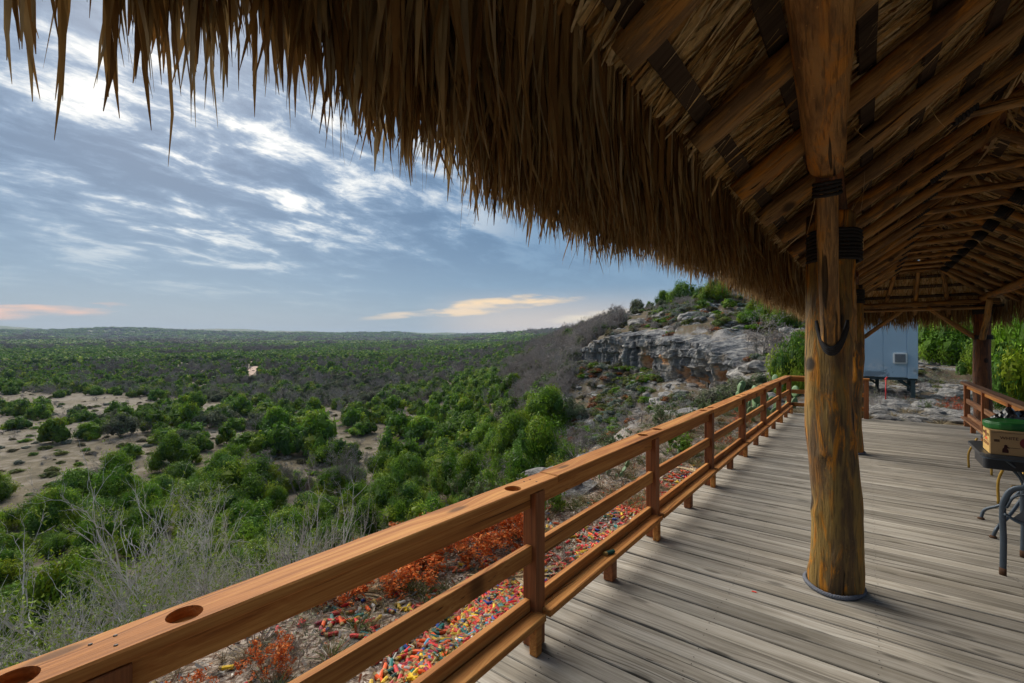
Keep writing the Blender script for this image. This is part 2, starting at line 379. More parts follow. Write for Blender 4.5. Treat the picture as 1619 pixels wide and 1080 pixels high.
# ------------------------------------------------------------------ ground
CR, SR = math.cos(R(YAW)), math.sin(R(YAW))
def xy(px, D):
    t = (px-809.5)/730; return (D*(t*CR-SR), D*(t*SR+CR))
def zpx(y, D): return EYE + (543-y)/730*D
COLS = {
 -800: [(20,-11),(25,-13.5),(60,-14),(250,-13),(1000,0),(3500,140),(7000,150)],
 0: [(20,-12),(25,-13.5),(60,-14),(120,-14),(250,-13),(500,-9),(1000,-1),(2000,40),(3500,128),(7000,140)],
 200: [(25,-13.5),(60,-14),(250,-13),(1000,-3),(2000,30),(3500,108),(7000,110)],
 400: [(20,-12),(30,-13.5),(60,-14),(120,-14),(250,-13),(500,-10),(1000,-3),(2000,18),(3500,86),(7000,90)],
 600: [(25,-13),(45,-13.5),(100,-13.5),(250,-12.5),(1000,-2),(2000,14),(3500,74),(7000,80)],
 700: [(20,-9.5),(25,-12),(45,-13),(100,-13),(250,-12),(500,-8),(1000,-2),(2000,12),(3500,72),(7000,80)],
 780: [(20,-8),(30,-10.5),(45,-11.5),(60,-11.5),(85,-11),(120,-8.5),(150,-8.5),(250,-10),(1000,0),(3500,72),(7000,80)],
 850: [(20,-7),(30,-8.5),(45,-8.5),(60,-7.5),(80,-4.8),(100,-1.4),(122,1.0),(160,-3),(250,-7),(500,2),(1000,16),(1800,50),(3500,70),(7000,80)],
 930: [(20,-5),(30,-6.5),(45,-5.5),(55,-3),(60,-1),(64,1.2),(80,2.8),(95,4.6),(130,3),(250,0),(1000,18),(1800,58),(3500,80),(7000,90)],
 1000: [(20,-3.2),(30,-4.6),(40,-4.4),(48,-2.6),(53,-1.7),(59,3.0),(64,4.0),(80,7.0),(95,6.3),(150,0),(1000,25),(3500,80),(7000,90)],
 1070: [(20,-2.2),(28,-2.8),(36,-2.1),(42,-1.7),(46.5,2.5),(60,5.5),(75,8.0),(90,7.3),(150,0),(1000,25),(3500,80),(7000,90)],
 1130: [(20,-1.2),(28,-1.7),(34,-1.9),(39.5,2.0),(50,4.8),(66,8.4),(80,8.3),(150,2),(3500,80)],
 1180: [(20,-.7),(26,-.6),(32,.2),(40,2.3),(55,5.3),(70,9.0),(85,8.6),(150,2),(3500,80)],
 1280: [(20,-.2),(26,.4),(40,3.0),(60,6.3),(80,9.5),(150,7),(3500,80)],
 1450: [(20,-.15),(25,.4),(35,2.0),(50,6.0),(80,12),(150,14),(3500,80)],
 1619: [(20,-.1),(25,.6),(35,2.4),(50,6.5),(80,12),(150,14),(3500,80)],
 2400: [(20,0),(50,5),(150,14),(3500,80)],
}
cp = []
for px, L in COLS.items():
    a = math.atan((px-809.5)/730)
    for D, z in L:
        rr = D*math.sqrt(1+((px-809.5)/730)**2)
        cp.append((a, math.log(rr), z/(4+rr*.05)))
for a in (110, 180, -180, -110):
    for rr, z in ((20, -.3), (60, 1), (300, 4), (3500, 40), (7000, 60)): cp.append((R(a), math.log(rr), z/(4+rr*.05)))
cp = np.array(cp)
def tps_fit(P, z):
    d = np.linalg.norm(P[:, None]-P[None], axis=2); K = np.where(d > 0, d*d*np.log(d+1e-12), 0) + np.eye(len(P))*2e-4
    A = np.concatenate([np.ones((len(P), 1)), P], 1)
    Lm = np.block([[K, A], [A.T, np.zeros((3, 3))]])
    return np.linalg.solve(Lm, np.concatenate([z, np.zeros(3)]))
ASC = np.array([1.6, 1.0])
TW = tps_fit(cp[:, :2]*ASC, cp[:, 2])
# cheap lattice noise for numpy arrays
_tab = np.random.default_rng(3).random((256, 256)).astype(np.float32)
def vnoise(x, y):
    xi = np.floor(x).astype(int); yi = np.floor(y).astype(int); fx = x-xi; fy = y-yi
    fx = fx*fx*(3-2*fx); fy = fy*fy*(3-2*fy)
    a = _tab[xi & 255, yi & 255]; b = _tab[(xi+1) & 255, yi & 255]; c = _tab[xi & 255, (yi+1) & 255]; d = _tab[(xi+1) & 255, (yi+1) & 255]
    return (a*(1-fx)+b*fx)*(1-fy)+(c*(1-fx)+d*fx)*fy
def fbm(x, y, o=4):
    s = 0; a = .5; t = 0
    for i in range(o): s = s+a*vnoise(x*2**i+17.3*i, y*2**i+5.1*i); t += a; a *= .5
    return s/t
def ground(X, Y, rough=True):
    X = np.asarray(X, float); Y = np.asarray(Y, float); sh = X.shape; X = X.ravel(); Y = Y.ravel()
    r = np.sqrt(X*X+Y*Y)+1e-6
    az = np.arctan2(X*CR+Y*SR, -X*SR+Y*CR)
    Q = np.stack([az, np.log(np.clip(r, 12, 8000))], 1)*ASC; P = cp[:, :2]*ASC
    far = np.empty(len(Q))
    for i in range(0, len(Q), 20000):
        q = Q[i:i+20000]; d2 = ((q[:, None]-P[None])**2).sum(2)
        far[i:i+20000] = (np.where(d2 > 0, .5*d2*np.log(d2+1e-12), 0) @ TW[:-3]) + TW[-3] + q @ TW[-2:]
    far = far*(4+r*.05)
    e = np.interp(Y, [-30, 2, 8, 16, 25], [-5, -4.2, -4.4, -5.4, -8.5]) + .5*(vnoise(X*.0+3, Y*.7)-.5)
    s = e-X
    nz = np.interp(s, [-3, -1, 0, .6, 2, 4, 8, 14, 25], [-.42, -.45, -.6, -1.15, -3.2, -5.6, -9.3, -12, -13.8])
    nz = nz + np.clip((Y-8)/6, 0, 1)*.22*(s < 2)
    w = np.clip((r-14)/9, 0, 1); w = w*w*(3-2*w)
    z = nz*(1-w)+far*w
    if rough:
        k = np.clip((z+11)/6, .15, 1)*np.clip((300-r)/200, 0, 1)
        z = z+(fbm(X*.9, Y*.9, 4)-.5)*.55*k*np.clip((r-5)/20, .12, 1) + (fbm(X*.25, Y*.25, 3)-.5)*1.1*k*np.clip((r-16)/20, 0, 1)
        # limestone ledges on the slopes
        L = (fbm(X*.12+9, Y*.12, 3)*.8); h = (z+L)/.8
        led = (h-np.floor(h)); led = np.clip((led-.75)*4, 0, 1)*.8-led*.8+.4*0
        z = z + led*.55*np.clip((r-20)/10, 0, 1)*np.clip((z+9)/4, 0, 1)*np.clip((200-r)/60, 0, 1)
        z = z+(fbm(X*.004+3, Y*.004, 4)-.5)*np.clip((r-700)/1500, 0, 1)*26+(fbm(X*.0011+8, Y*.0011, 3)-.45)*np.clip((r-2200)/1500, 0, 1)*90
    # the slope stays below the foot of the cliff
    pq = 809.5+730*np.tan(np.clip(az, -1.4, 1.4)); Dq = r*np.cos(az)
    Dc = np.interp(pq, [915, 950, 1000, 1037, 1072, 1105, 1125, 1143, 1160], [63, 60, 55, 49, 43.5, 39.5, 37.6, 36, 34.5]); zf = np.interp(pq, [915, 950, 1000, 1037, 1072, 1105, 1125, 1143, 1160], [-.6, -1.0, -1.3, -1.6, -1.7, -2.2, -2.2, -1.7, -1.2])
    inn = (pq > 912) & (pq < 1162) & (Dq > Dc-16) & (Dq < Dc+2.6)
    z = np.where(inn, np.minimum(z, zf-np.clip(Dc-Dq, 0, 20)*.10+(fbm(X*.9, Y*.9, 4)-.5)*.5), z)
    under = np.clip((1.95-np.abs(X-.05))/.15, 0, 1)*np.clip((13.5-Y)/.15, 0, 1)*np.clip((Y+3)/.3, 0, 1)
    z = np.where(under > 0, np.minimum(z, -.25), z)
    return z.reshape(sh)

m, nt = newmat('rocky dry ground'); M['ground'] = m
ob = nd(nt, 'ShaderNodeTexCoord').outputs['Object']
sep = nd(nt, 'ShaderNodeSeparateXYZ', {0: ob})
b1 = noi(nt, ob, .055, 5, .6); b2 = noi(nt, ob, .6, 6, .65); b3 = noi(nt, ob, 7, 5, .7); b4 = noi(nt, ob, 40, 3, .7)
grass = ramp(nt, b2, [(.3, (.075, .063, .042)), (.5, (.14, .115, .075)), (.7, (.21, .172, .115))])
rock = ramp(nt, mth(nt, 'ADD', mth(nt, 'MULTIPLY', b3, .6), mth(nt, 'MULTIPLY', b4, .4)), [(.34, (.06, .056, .055)), (.47, (.17, .163, .158)), (.60, (.34, .32, .30)), (.75, (.50, .465, .43))])
mx = mrange(nt, mth(nt, 'ADD', mth(nt, 'MULTIPLY', b1, .45), mth(nt, 'MULTIPLY', b2, .55)), .46, .56)
floorc = mixc(nt, mth(nt, 'MULTIPLY', mx, .55), grass, mixc(nt, b3, (.13, .11, .095), (.34, .295, .255)))
slope = nd(nt, 'ShaderNodeSeparateXYZ', {0: nd(nt, 'ShaderNodeNewGeometry').outputs['Normal']}).outputs[2]
hi = mrange(nt, sep.outputs[2], -10.5, -6)
brown = mixc(nt, mrange(nt, b3, .4, .6), (.10, .07, .05), (.19, .13, .085))
hill = mixc(nt, mrange(nt, mth(nt, 'ADD', mth(nt, 'MULTIPLY', b2, .6), mth(nt, 'MULTIPLY', b1, .4)), .42, .50), rock, mixc(nt, mrange(nt, b3, .45, .62), brown, (.07, .085, .045)))
c = mixc(nt, hi, floorc, hill)
c = mixc(nt, mrange(nt, slope, .80, .55), c, mixc(nt, b3, (.12, .12, .125), (.27, .26, .25)))
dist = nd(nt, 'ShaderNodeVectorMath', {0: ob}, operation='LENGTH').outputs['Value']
fard = mixc(nt, mrange(nt, noi(nt, ob, .012, 8, .7), .45, .6), (.06, .10, .03), (.14, .13, .08))
c = mixc(nt, mrange(nt, dist, 500, 1200), c, fard)
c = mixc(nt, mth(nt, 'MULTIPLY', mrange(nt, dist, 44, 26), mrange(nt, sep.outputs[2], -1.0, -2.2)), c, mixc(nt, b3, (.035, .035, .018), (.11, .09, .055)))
litter = ramp(nt, nd(nt, 'ShaderNodeTexVoronoi', {'Vector': ob, 'Scale': 42.0}).outputs['Color'], [(.2, (.10, .055, .035)), (.5, (.26, .20, .15)), (.8, (.44, .37, .31))])
c = mixc(nt, mth(nt, 'MULTIPLY', mrange(nt, dist, 15, 7), mrange(nt, b3, .38, .52)), c, litter)
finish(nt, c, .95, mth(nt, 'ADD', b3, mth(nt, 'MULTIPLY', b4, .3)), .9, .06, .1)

azs = np.concatenate([np.linspace(-180, -72, 40)[:-1], np.linspace(-72, 62, 560)[:-1], np.linspace(62, 180, 40)])
rs = np.concatenate([np.geomspace(.6, 14, 50)[:-1], np.geomspace(14, 130, 230)[:-1], np.geomspace(130, 7500, 110)])
A_, R_ = np.meshgrid(np.radians(azs), rs)
lx = np.sin(A_)*R_; ly = np.cos(A_)*R_
GX = lx*CR-ly*SR; GY = lx*SR+ly*CR
GZ = ground(GX, GY)
na, nr = len(azs), len(rs)
idx = np.arange(nr*na).reshape(nr, na)
Fg = np.stack([idx[:-1, :-1], idx[:-1, 1:], idx[1:, 1:], idx[1:, :-1]], -1).reshape(-1, 4)
Vg = np.stack([GX, GY, GZ], -1).reshape(-1, 3)
cen = len(Vg); Vg = np.concatenate([Vg, [[0, 0, -.5]]])
me = mesh_np('ground', Vg, Fg[:, ::-1], M['ground'], smooth=True)
link('ground', me, kind='structure')

# limestone cliff under the hilltop
m, nt = newmat('streaked limestone cliff'); M['cliff'] = m
ob = nd(nt, 'ShaderNodeTexCoord').outputs['Object']
n_a = noi(nt, scl(nt, ob, (1.5, 1.5, .22)), 1.0, 6, .65, .3); n_b = noi(nt, ob, 2.2, 6, .7); n_c = noi(nt, ob, .35, 3, .6)
n_d = noi(nt, scl(nt, ob, (.5, .5, 3.5)), 1.0, 5, .6)
g = ramp(nt, mth(nt, 'ADD', mth(nt, 'MULTIPLY', n_a, .65), mth(nt, 'MULTIPLY', n_b, .35)), [(.36, (.05, .05, .055)), (.47, (.14, .14, .145)), (.56, (.27, .265, .255)), (.68, (.48, .44, .38))])
g = mixc(nt, mrange(nt, n_c, .52, .70), g, mixc(nt, n_b, (.24, .21, .18), (.48, .39, .29)))
at = nd(nt, 'ShaderNodeAttribute', attribute_name='Col').outputs['Fac']
org = mixc(nt, mrange(nt, n_b, .35, .65), (.55, .27, .12), (.76, .54, .36))
g = mixc(nt, mrange(nt, mth(nt, 'ADD', at, mth(nt, 'MULTIPLY', mth(nt, 'SUBTRACT', n_b, .5), .35)), .12, .35), g, org)
finish(nt, g, .9, mth(nt, 'ADD', n_a, mth(nt, 'ADD', n_b, n_d)), 1.0, .25, .1)
pl = [(915, 63, .8, -1.2), (950, 60, 2.4, -1.4), (1000, 55, 2.7, -2.0), (1037, 49, 2.4, -2.3), (1072, 43.5, 2.0, -2.5), (1105, 39.5, 1.7, -2.8), (1125, 37.6, 1.6, -2.8), (1143, 36, 1.1, -2.4), (1160, 34.5, .6, -1.8), (1185, 33, -.1, -1.6)]
NU, NV = 420, 70
pu = np.array([xy(a, b) for a, b, _, _ in pl]); tt = np.linspace(0, 1, len(pl)); uu = np.linspace(0, 1, NU)
def sm(v): return np.convolve(np.pad(v, 14, mode='edge'), np.ones(29)/29, 'valid')
bx = sm(np.interp(uu, tt, pu[:, 0])); by = sm(np.interp(uu, tt, pu[:, 1]))
top = sm(np.interp(uu, tt, [p[2] for p in pl])); bot = sm(np.interp(uu, tt, [p[3] for p in pl]))
pxu = np.interp(uu, tt, [p[0] for p in pl])
tx = np.gradient(bx); ty = np.gradient(by); ln = np.hypot(tx, ty); nx, ny = ty/ln, -tx/ln
flip = np.sign(-(nx*bx+ny*by)); nx *= flip; ny *= flip
U, Vv = np.meshgrid(np.arange(NU), np.linspace(0, 1, NV), indexing='ij')
sarc = np.cumsum(ln)[U]
zc = bot[U]+(top[U]-bot[U])*np.clip(Vv/.86, 0, 1)
hrel = np.clip(Vv/.86, 0, 1)
out = .9*(fbm(sarc*.35, zc*.30+5, 4)-.5)*2 + .55*(fbm(sarc*1.6, zc*.25, 4)-.5)*2 + .35*np.abs(fbm(sarc*.9+7, zc*1.6+3, 4)-.5)*2
out += .5*np.sin(hrel*math.pi)*(fbm(sarc*.3+30, zc*0+1, 2)) + .35*(np.floor((zc+fbm(sarc*.2, zc*0, 2)*1.2)/.7) % 2)*(hrel > .55)
niche = np.zeros_like(out)
PX = pxu[U]
for cx, w, h0, h1, dep in ((1027, 8, .16, .62, 1.2), (1086, 13, .12, .46, 1.6), (1110, 15, .06, .40, 1.6), (1149, 8, .30, .62, .9), (978, 7, .1, .3, .7), (1062, 7, .45, .60, .5)):
    wob = (fbm(PX*.25+cx, hrel*9, 4)-.5)*1.7
    q = np.clip(1-((PX-cx)/w)**2+wob*.9, 0, 1); v = np.clip((hrel-h0+.05*wob)*14, 0, 1)*np.clip((h1+wob*.25-hrel)*9, 0, 1)
    mk = np.clip(q*1.9, 0, 1)*v; out -= dep*mk; niche = np.maximum(niche, mk)
back = np.clip((Vv-.86)/.14, 0, 1)
out = out*(1-back*.8) - back*4.5
zc = zc + back*.9 + (fbm(sarc*1.2, Vv*6, 3)-.5)*.5*(hrel > .1)
CX = bx[U]+nx[U]*out; CY = by[U]+ny[U]*out
ii = (np.arange(NU)[:, None]*NV+np.arange(NV)[None])
Fc = np.stack([ii[:-1, :-1], ii[1:, :-1], ii[1:, 1:], ii[:-1, 1:]], -1).reshape(-1, 4)
me = mesh_np('limestone_cliff', np.stack([CX, CY, zc], -1).reshape(-1, 3), Fc, M['cliff'], col=np.repeat(niche.reshape(-1, 1), 3, 1), smooth=False)
link('cliff', me, kind='structure')

# two-track dirt road across the valley floor and the bare track at the left
def track(name, pts, w, mat):
    P = np.array([xy(a, b) for a, b in pts]); k = np.linspace(0, len(P)-1, 60)
    X = np.interp(k, np.arange(len(P)), P[:, 0]); Y = np.interp(k, np.arange(len(P)), P[:, 1])
    for _ in range(3):
        X[1:-1] = (X[:-2]+X[1:-1]*2+X[2:])/4; Y[1:-1] = (Y[:-2]+Y[1:-1]*2+Y[2:])/4
    tx, ty = np.gradient(X), np.gradient(Y); l = np.hypot(tx, ty)
    V = []; 
    for o in np.linspace(-.5, .5, 7):
        xx = X-ty/l*w*o; yy = Y+tx/l*w*o; zz = ground(xx, yy)+.12-.1*abs(o)*2*0
        V.append(np.stack([xx, yy, zz], -1))
    V = np.stack(V, 1).reshape(-1, 3); j = np.arange(60)[:, None]*7+np.arange(7)[None]
    F = np.stack([j[:-1, :-1], j[:-1, 1:], j[1:, 1:], j[1:, :-1]], -1).reshape(-1, 4)
    link(name, mesh_np(name, V, F, mat, smooth=True), kind='structure')
M['dirt'] = plain('pale dirt', (.42, .30, .23), .95, 0, .1, .12, 1.2, .3)
M['chalk'] = plain('chalky dirt', (.30, .245, .20), .95, 0, .1, .22, 2.0, .3)
track('dirt_road', [(384, 190), (389, 215), (399, 255), (410, 295), (409, 330), (395, 350)], 5, M['dirt'])
track('dirt_path', [(-120, 66), (-60, 72), (10, 84), (40, 100), (70, 125)], 1.3, M['chalk'])

# ------------------------------------------------------------------ deck
deck = empty('deck', (0, 0, 0), kind='structure')
PL = []
for v in range(8):
    bm = bmesh.new(); S = 14; L = 3.34; w, t = .1355, .034
    pr = [(-w/2, -t), (w/2, -t), (w/2, -.006), (w/2-.005, -.001), (w/4, 0), (0, .0008), (-w/4, 0), (-w/2+.005, -.001), (-w/2, -.006)]
    rr = random.Random(v*7+1); ph = rr.random()*9; rings = []
    for i in range(S+1):
        x = -L/2+L*i/S; dy = .0018*math.sin(x*2.1+ph); dz = .0022*math.sin(x*1.7+ph*2); tw = .010*math.sin(x*1.3+ph)
        rings.append([bm.verts.new((x, y+dy, z+dz+tw*y)) for y, z in pr])
    n = len(pr)
    for i in range(S):
        for q in range(n): bm.faces.new((rings[i][q], rings[i][(q+1) % n], rings[i+1][(q+1) % n], rings[i+1][q]))
    bm.faces.new(rings[0]); bm.faces.new(rings[-1][::-1])
    bmesh.ops.recalc_face_normals(bm, faces=bm.faces)
    me = bpy.data.meshes.new('plank'); bm.to_mesh(me); bm.free(); me.materials.append(M['deck']); PL.append(me)
Y = -1.2; k = 0
while Y < 13.2:
    gap = random.choice((.0045, .005, .006, .007, .009)); 
    if abs(Y-3.43) < .07: gap = .016
    link('plank', PL[(k*5+random.randrange(3)) % 8], deck, loc=(.05+random.uniform(-.012, .012), Y, random.uniform(-.002, .002)), rot=(0, 0, math.pi*(k % 2)+random.uniform(-.0015, .0015)))
    Y += .1355+gap; k += 1
NL = MB(); yy_ = -1.2
for o in [q for q in deck.children if q.name.startswith('plank')]:
    if o.location.y > 9: continue
    for x in (-1.35, -.75, .05, .85, 1.55):
        for dy in (-.038, .038):
            px0 = x+random.uniform(-.012, .012); py0 = o.location.y+dy+random.uniform(-.006, .006); r0_ = .0042
            NL.add([(px0+r0_*math.cos(q*1.047), py0+r0_*math.sin(q*1.047), .0035) for q in range(6)], [(0, 1, 2, 3, 4, 5)])
NL.build('nail_heads', plain('rusty nail', (.035, .022, .016), .8, .2), deck, kind='stuff')
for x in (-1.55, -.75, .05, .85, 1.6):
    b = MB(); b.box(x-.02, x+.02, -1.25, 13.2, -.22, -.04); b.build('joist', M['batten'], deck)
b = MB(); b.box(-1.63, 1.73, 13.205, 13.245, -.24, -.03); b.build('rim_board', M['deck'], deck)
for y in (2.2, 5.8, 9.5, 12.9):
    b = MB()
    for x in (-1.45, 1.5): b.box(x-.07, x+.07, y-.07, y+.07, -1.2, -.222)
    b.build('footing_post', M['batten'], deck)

# ------------------------------------------------------------------ railings
def board(name, a, b, w, t, mat, parent, up=(0, 0, 1), bevel=.004):
    """plank from a to b; w across, t along up; the mesh's own X runs along the grain"""
    a = Vector(a); b = Vector(b); L = (b-a).length; d = (b-a).normalized(); u = Vector(up)
    s = u.cross(d).normalized(); u = d.cross(s)
    mb = MB(); mb.box(-L/2, L/2, -w/2, w/2, -t/2, t/2)
    me = mb.mesh(name, mat, bevel, 1)
    o = bpy.data.objects.new(name, me); C.objects.link(o)
    o.matrix_basis = Matrix.Translation((a+b)/2) @ Matrix((d, s, u)).transposed().to_4x4()
    adopt(o, parent); return o
def cut_holes(o, pts, r=.046):
    mb = MB()
    for p in pts: mb.tube([(p[0], p[1], p[2]-.012), (p[0], p[1], p[2]+.2)], r, 28, smooth=False)
    cme = mb.mesh('cutter', M['rail']); c = bpy.data.objects.new('cutter', cme); C.objects.link(c)
    md = o.modifiers.new('b', 'BOOLEAN'); md.operation = 'DIFFERENCE'; md.object = c; md.solver = 'EXACT'
    dg = bpy.context.evaluated_depsgraph_get(); dg.update()
    me = bpy.data.meshes.new_from_object(o.evaluated_get(dg)); o.modifiers.clear(); o.data = me
    bpy.data.objects.remove(c); bpy.data.meshes.remove(cme)
RX = -1.5
rail = empty('deck_railing', (RX, 0, 0), label='long orange cedar railing with cup holes along the valley side of the deck', cat='railing')
PY = [.31, 2.16, 4.0, 5.85, 7.7, 9.55, 11.4, 13.08]
capx = lambda y: RX-.025-max(0, (2.1-y))*.035
segs = [(-1.4, 2.35), (2.352, 5.86), (5.862, 9.56), (9.562, 13.19)]
jog = [(0, 0), (0, .004), (.006, -.004), (-.004, .008)]
for (y0, y1), (jx, jz) in zip(segs, jog):
    o = board('cap_rail', (capx(y0)+jx, y0, .889+jz), (capx(y1)+jx*.3, y1, .889), .142, .042, M['rail'], rail, bevel=.006)
    hl = [(capx(h)+.0, h, .889) for p in PY[:-1] for h in (p-.16, p+.18) if y0 < h-.06 and h+.06 < y1]
    if hl: cut_holes(o, hl)
for i, y in enumerate([-1.45]+PY):
    if i: board('post', (capx(y)+.025, y, 0.002), (capx(y)+.025+random.uniform(-.004, .004), y+random.uniform(-.004, .004), .866), .09, .09, M['post'], rail, up=(1, 0, 0), bevel=.003)
    if i == len(PY): break
    y2 = PY[i]; a, b_ = y+.0455, y2-.0455; ym = (a+b_)/2
    board('top_board', (capx(a)+.015, a, .820), (capx(b_)+.015, b_, .820), .038, .088, M['rail'], rail)
    board('middle_rail', (RX, a, .530+random.uniform(-.006, .006)), (RX, b_, .530+random.uniform(-.006, .006)), .038, .098, M['rail'], rail)
    board('lower_rail', (RX-.012, a, .225), (RX-.012, b_, .225), .038, .09, M['rail'], rail)
    board('ledge', (RX+.055, y+.02 if i else y, .187), (RX+.055, y2-.02 if y2 < 13 else 13.0, .187), .088, .038, M['rail'], rail)
    board('support_block', (RX+.03, ym-.04, .084), (RX+.03, ym+.04, .084), .07, .166, M['post'], rail)
    board('support_block', (RX+.062, y2-.10, .084), (RX+.062, y2-.048, .084), .05, .166, M['rail'], rail)
sc_ = MB()
for y in PY:
    for dx, dy in ((-.03, -.02), (.028, .02), (-.025, .03)):
        X_ = capx(y)+dx; sc_.tube([(X_, y+dy, .9095), (X_, y+dy, .9112)], .0052, 8)
sc_.build('screw_heads', plain('dark screw', (.03, .02, .015), .6, .4), rail, kind='stuff')
erail = empty('end_railing', (RX, 13.1, 0), label='short cedar railing across the far end of the deck behind the trunk pillars', cat='railing')
board('cap_rail', (RX+.05, 13.12, .889), (.06, 13.12, .889), .142, .04, M['rail'], erail)
board('post', (.0, 13.12, .002), (.0, 13.12, .866), .09, .09, M['post'], erail, up=(1, 0, 0))
for z, h in ((.82, .085), (.53, .095), (.215, .09)): board('cross_rail', (RX+.046, 13.12, z), (-.046, 13.12, z), .038, h, M['rail'], erail)
board('post', (-.75, 13.165, .002), (-.75, 13.165, .866), .05, .06, M['post'], erail, up=(1, 0, 0))
rr_ = empty('right_railing', (1.63, 13, 0), label='brown weathered railing along the hill side of the deck behind the table', cat='railing')
ys = [13.15, 11.35, 9.5, 7.65, 5.8, 3.95, 2.1]
board('cap_rail', (1.62, 13.3, .889), (1.62, 7.66, .889), .142, .042, M['railold'], rr_, bevel=.006)
board('cap_rail', (1.62, 7.655, .889), (1.62, 1.9, .889), .142, .042, M['railold'], rr_, bevel=.006)
for i, y in enumerate(ys):
    board('post', (1.63, y, .002), (1.63, y, .866), .09, .09, M['post'], rr_, up=(1, 0, 0))
    if i == len(ys)-1: break
    y2 = ys[i+1]; a, b_ = y-.046, y2+.046
    board('top_board', (1.64, a, .82), (1.64, b_, .82), .038, .088, M['rail'], rr_)
    board('middle_rail', (1.63, a, .53), (1.63, b_, .53), .038, .095, M['railold'], rr_)
    board('lower_rail', (1.65, a, .225), (1.65, b_, .225), .038, .09, M['railold'], rr_)
    board('ledge', (1.58, y, .187), (1.58, y2, .187), .088, .038, M['railold'], rr_)
    board('support_block', (1.6, (y+y2)/2-.04, .084), (1.6, (y+y2)/2+.04, .084), .07, .166, M['post'], rr_)
# ------------------------------------------------------------------ thatched pavilion
pav = empty('thatched_pavilion', (-.18, 3.93, 0), label='long palm thatched shelter on cedar trunk pillars covering the deck', cat='pavilion')
XL, XR_, XM = -.18, 1.98, .90
SL = math.tan(R(35))
def zroof(X): return 2.80+.70*(np.minimum(X, 2*XM-X)+.18)      # centre line of the rafters
def log(name, a, b, r0, r1, mat, parent, n=18, seg=14, wob=.25, knots=5, seed=0, endtaper=False):
    """tree trunk or pole; mesh Z runs along the grain"""
    a = Vector(a); b = Vector(b); L = (b-a).length; d = (b-a).normalized(); rr = random.Random(seed)
    V = []; F = []; ph = rr.random()*20
    kn = [(rr.random()*L, rr.random()*2*math.pi, rr.uniform(.03, .06)) for _ in range(knots)]
    for i in range(seg+1):
        z = L*i/seg; rad = r0+(r1-r0)*i/seg
        pin = math.sin(math.pi*i/seg)*rad*wob*.55; cx = pin*math.sin(z*1.6+ph); cy_ = pin*math.cos(z*1.3+ph*2)
        for q in range(n):
            th = q*2*math.pi/n
            r = rad*(1+wob*.32*(noise.noise(Vector((math.cos(th)*1.2+ph, math.sin(th)*1.2, z*1.1)))) + wob*.14*noise.noise(Vector((math.cos(th)*3+ph, math.sin(th)*3, z*4))))
            for kz, kt, ks in kn:
                dd = ((z-kz)/ks)**2+((math.atan2(math.sin(th-kt), math.cos(th-kt)))*rad/ks)**2
                if dd < 6: r += rad*.10*math.exp(-dd)
            if endtaper and i in (0, seg): r *= .86
            V.append((cx+r*math.cos(th), cy_+r*math.sin(th), z))
    for i in range(seg):
        for q in range(n): F.append((i*n+q, i*n+(q+1) % n, (i+1)*n+(q+1) % n, (i+1)*n+q))
    me = bpy.data.meshes.new(name); me.from_pydata(V, [], F+[tuple(range(n))[::-1], tuple(seg*n+q for q in range(n))])
    me.polygons.foreach_set('use_smooth', [True]*(seg*n)+[False, False]); me.materials.append(mat); me.update()
    o = bpy.data.objects.new(name, me); C.objects.link(o)
    o.matrix_basis = Matrix.Translation(a) @ d.to_track_quat('Z', 'Y').to_matrix().to_4x4()
    adopt(o, parent); return o
def coil(name, c, axis, rad, turns, r, mat, parent, tilt=0.0):
    axis = Vector(axis).normalized(); q = axis.to_track_quat('Z', 'Y'); mb = MB(); n = 22
    for k in range(turns):
        off = (k-(turns-1)/2)*r*1.95; w = random.uniform(-.02, .02)
        pts = [Vector(c)+q @ Vector((math.cos(t*2*math.pi/n)*rad*(1+w), math.sin(t*2*math.pi/n)*rad*(1+w), off+math.sin(t*2*math.pi/n+k)*r*.25)) for t in range(n)]
        # twisted lay: bulging radius round each turn
        mb.tube(pts, [r*(1+.14*math.sin(t*2.4)) for t in range(n)], 6, cap=False, closed=True)
    return mb.build(name, mat, parent)
def rope_ring(name, c, rad, r, mat, parent, sag=0.0):
    mb = MB(); n = 120
    for s in range(3):
        pts = []
        for i in range(n):
            a = i*2*math.pi/n; tw = a*26/1+s*2*math.pi/3
            rr = rad+math.cos(tw)*r*.5+.008*math.sin(3*a); pts.append((c[0]+rr*math.cos(a), c[1]+rr*math.sin(a), c[2]+math.sin(tw)*r*.5+sag*math.sin(a)))
        mb.tube(pts, r*.62, 5, cap=False, closed=True)
    return mb.build(name, mat, parent)
# trunk pillars
for i, y in enumerate((3.93, 8.93, 13.95)):
    p = log('pillar', (XL, y, 0.0 if i < 2 else -.3), (XL+(.0 if i else -.01), y, 2.60), .152 if i == 0 else .14, .135, M['pillar'], pav, n=44, seg=110 if i == 0 else 50, wob=.46, knots=14, seed=31+i)
    coil('rope_lashing', (XL, y, 2.37 if i == 0 else 2.42), (0, 0, 1), .155, 9, .0125, M['rope'], p)
    if i == 0: rope_ring('rope_ring', (XL-.005, y, .016), .170, .015, M['ropegrey'], p, .004)
    if i == 1: rope_ring('rope_ring', (XL-.01, y, .02), .165, .016, M['ropegrey'], p, .004)
for i, y in enumerate((14.0, 8.93, 3.93, -1.0)):
    p = log('pillar', (XR_, y, -.5), (XR_, y, 2.60), .15, .135, M['darklog'], pav, n=30, seg=40, wob=.25, knots=6, seed=51+i)
    coil('rope_lashing', (XR_, y, 2.42), (0, 0, 1), .15, 8, .0125, M['rope'], p)
p = log('pillar', (XL, -1.1, 0), (XL, -1.1, 2.6), .15, .135, M['pillar'], pav, seed=61)
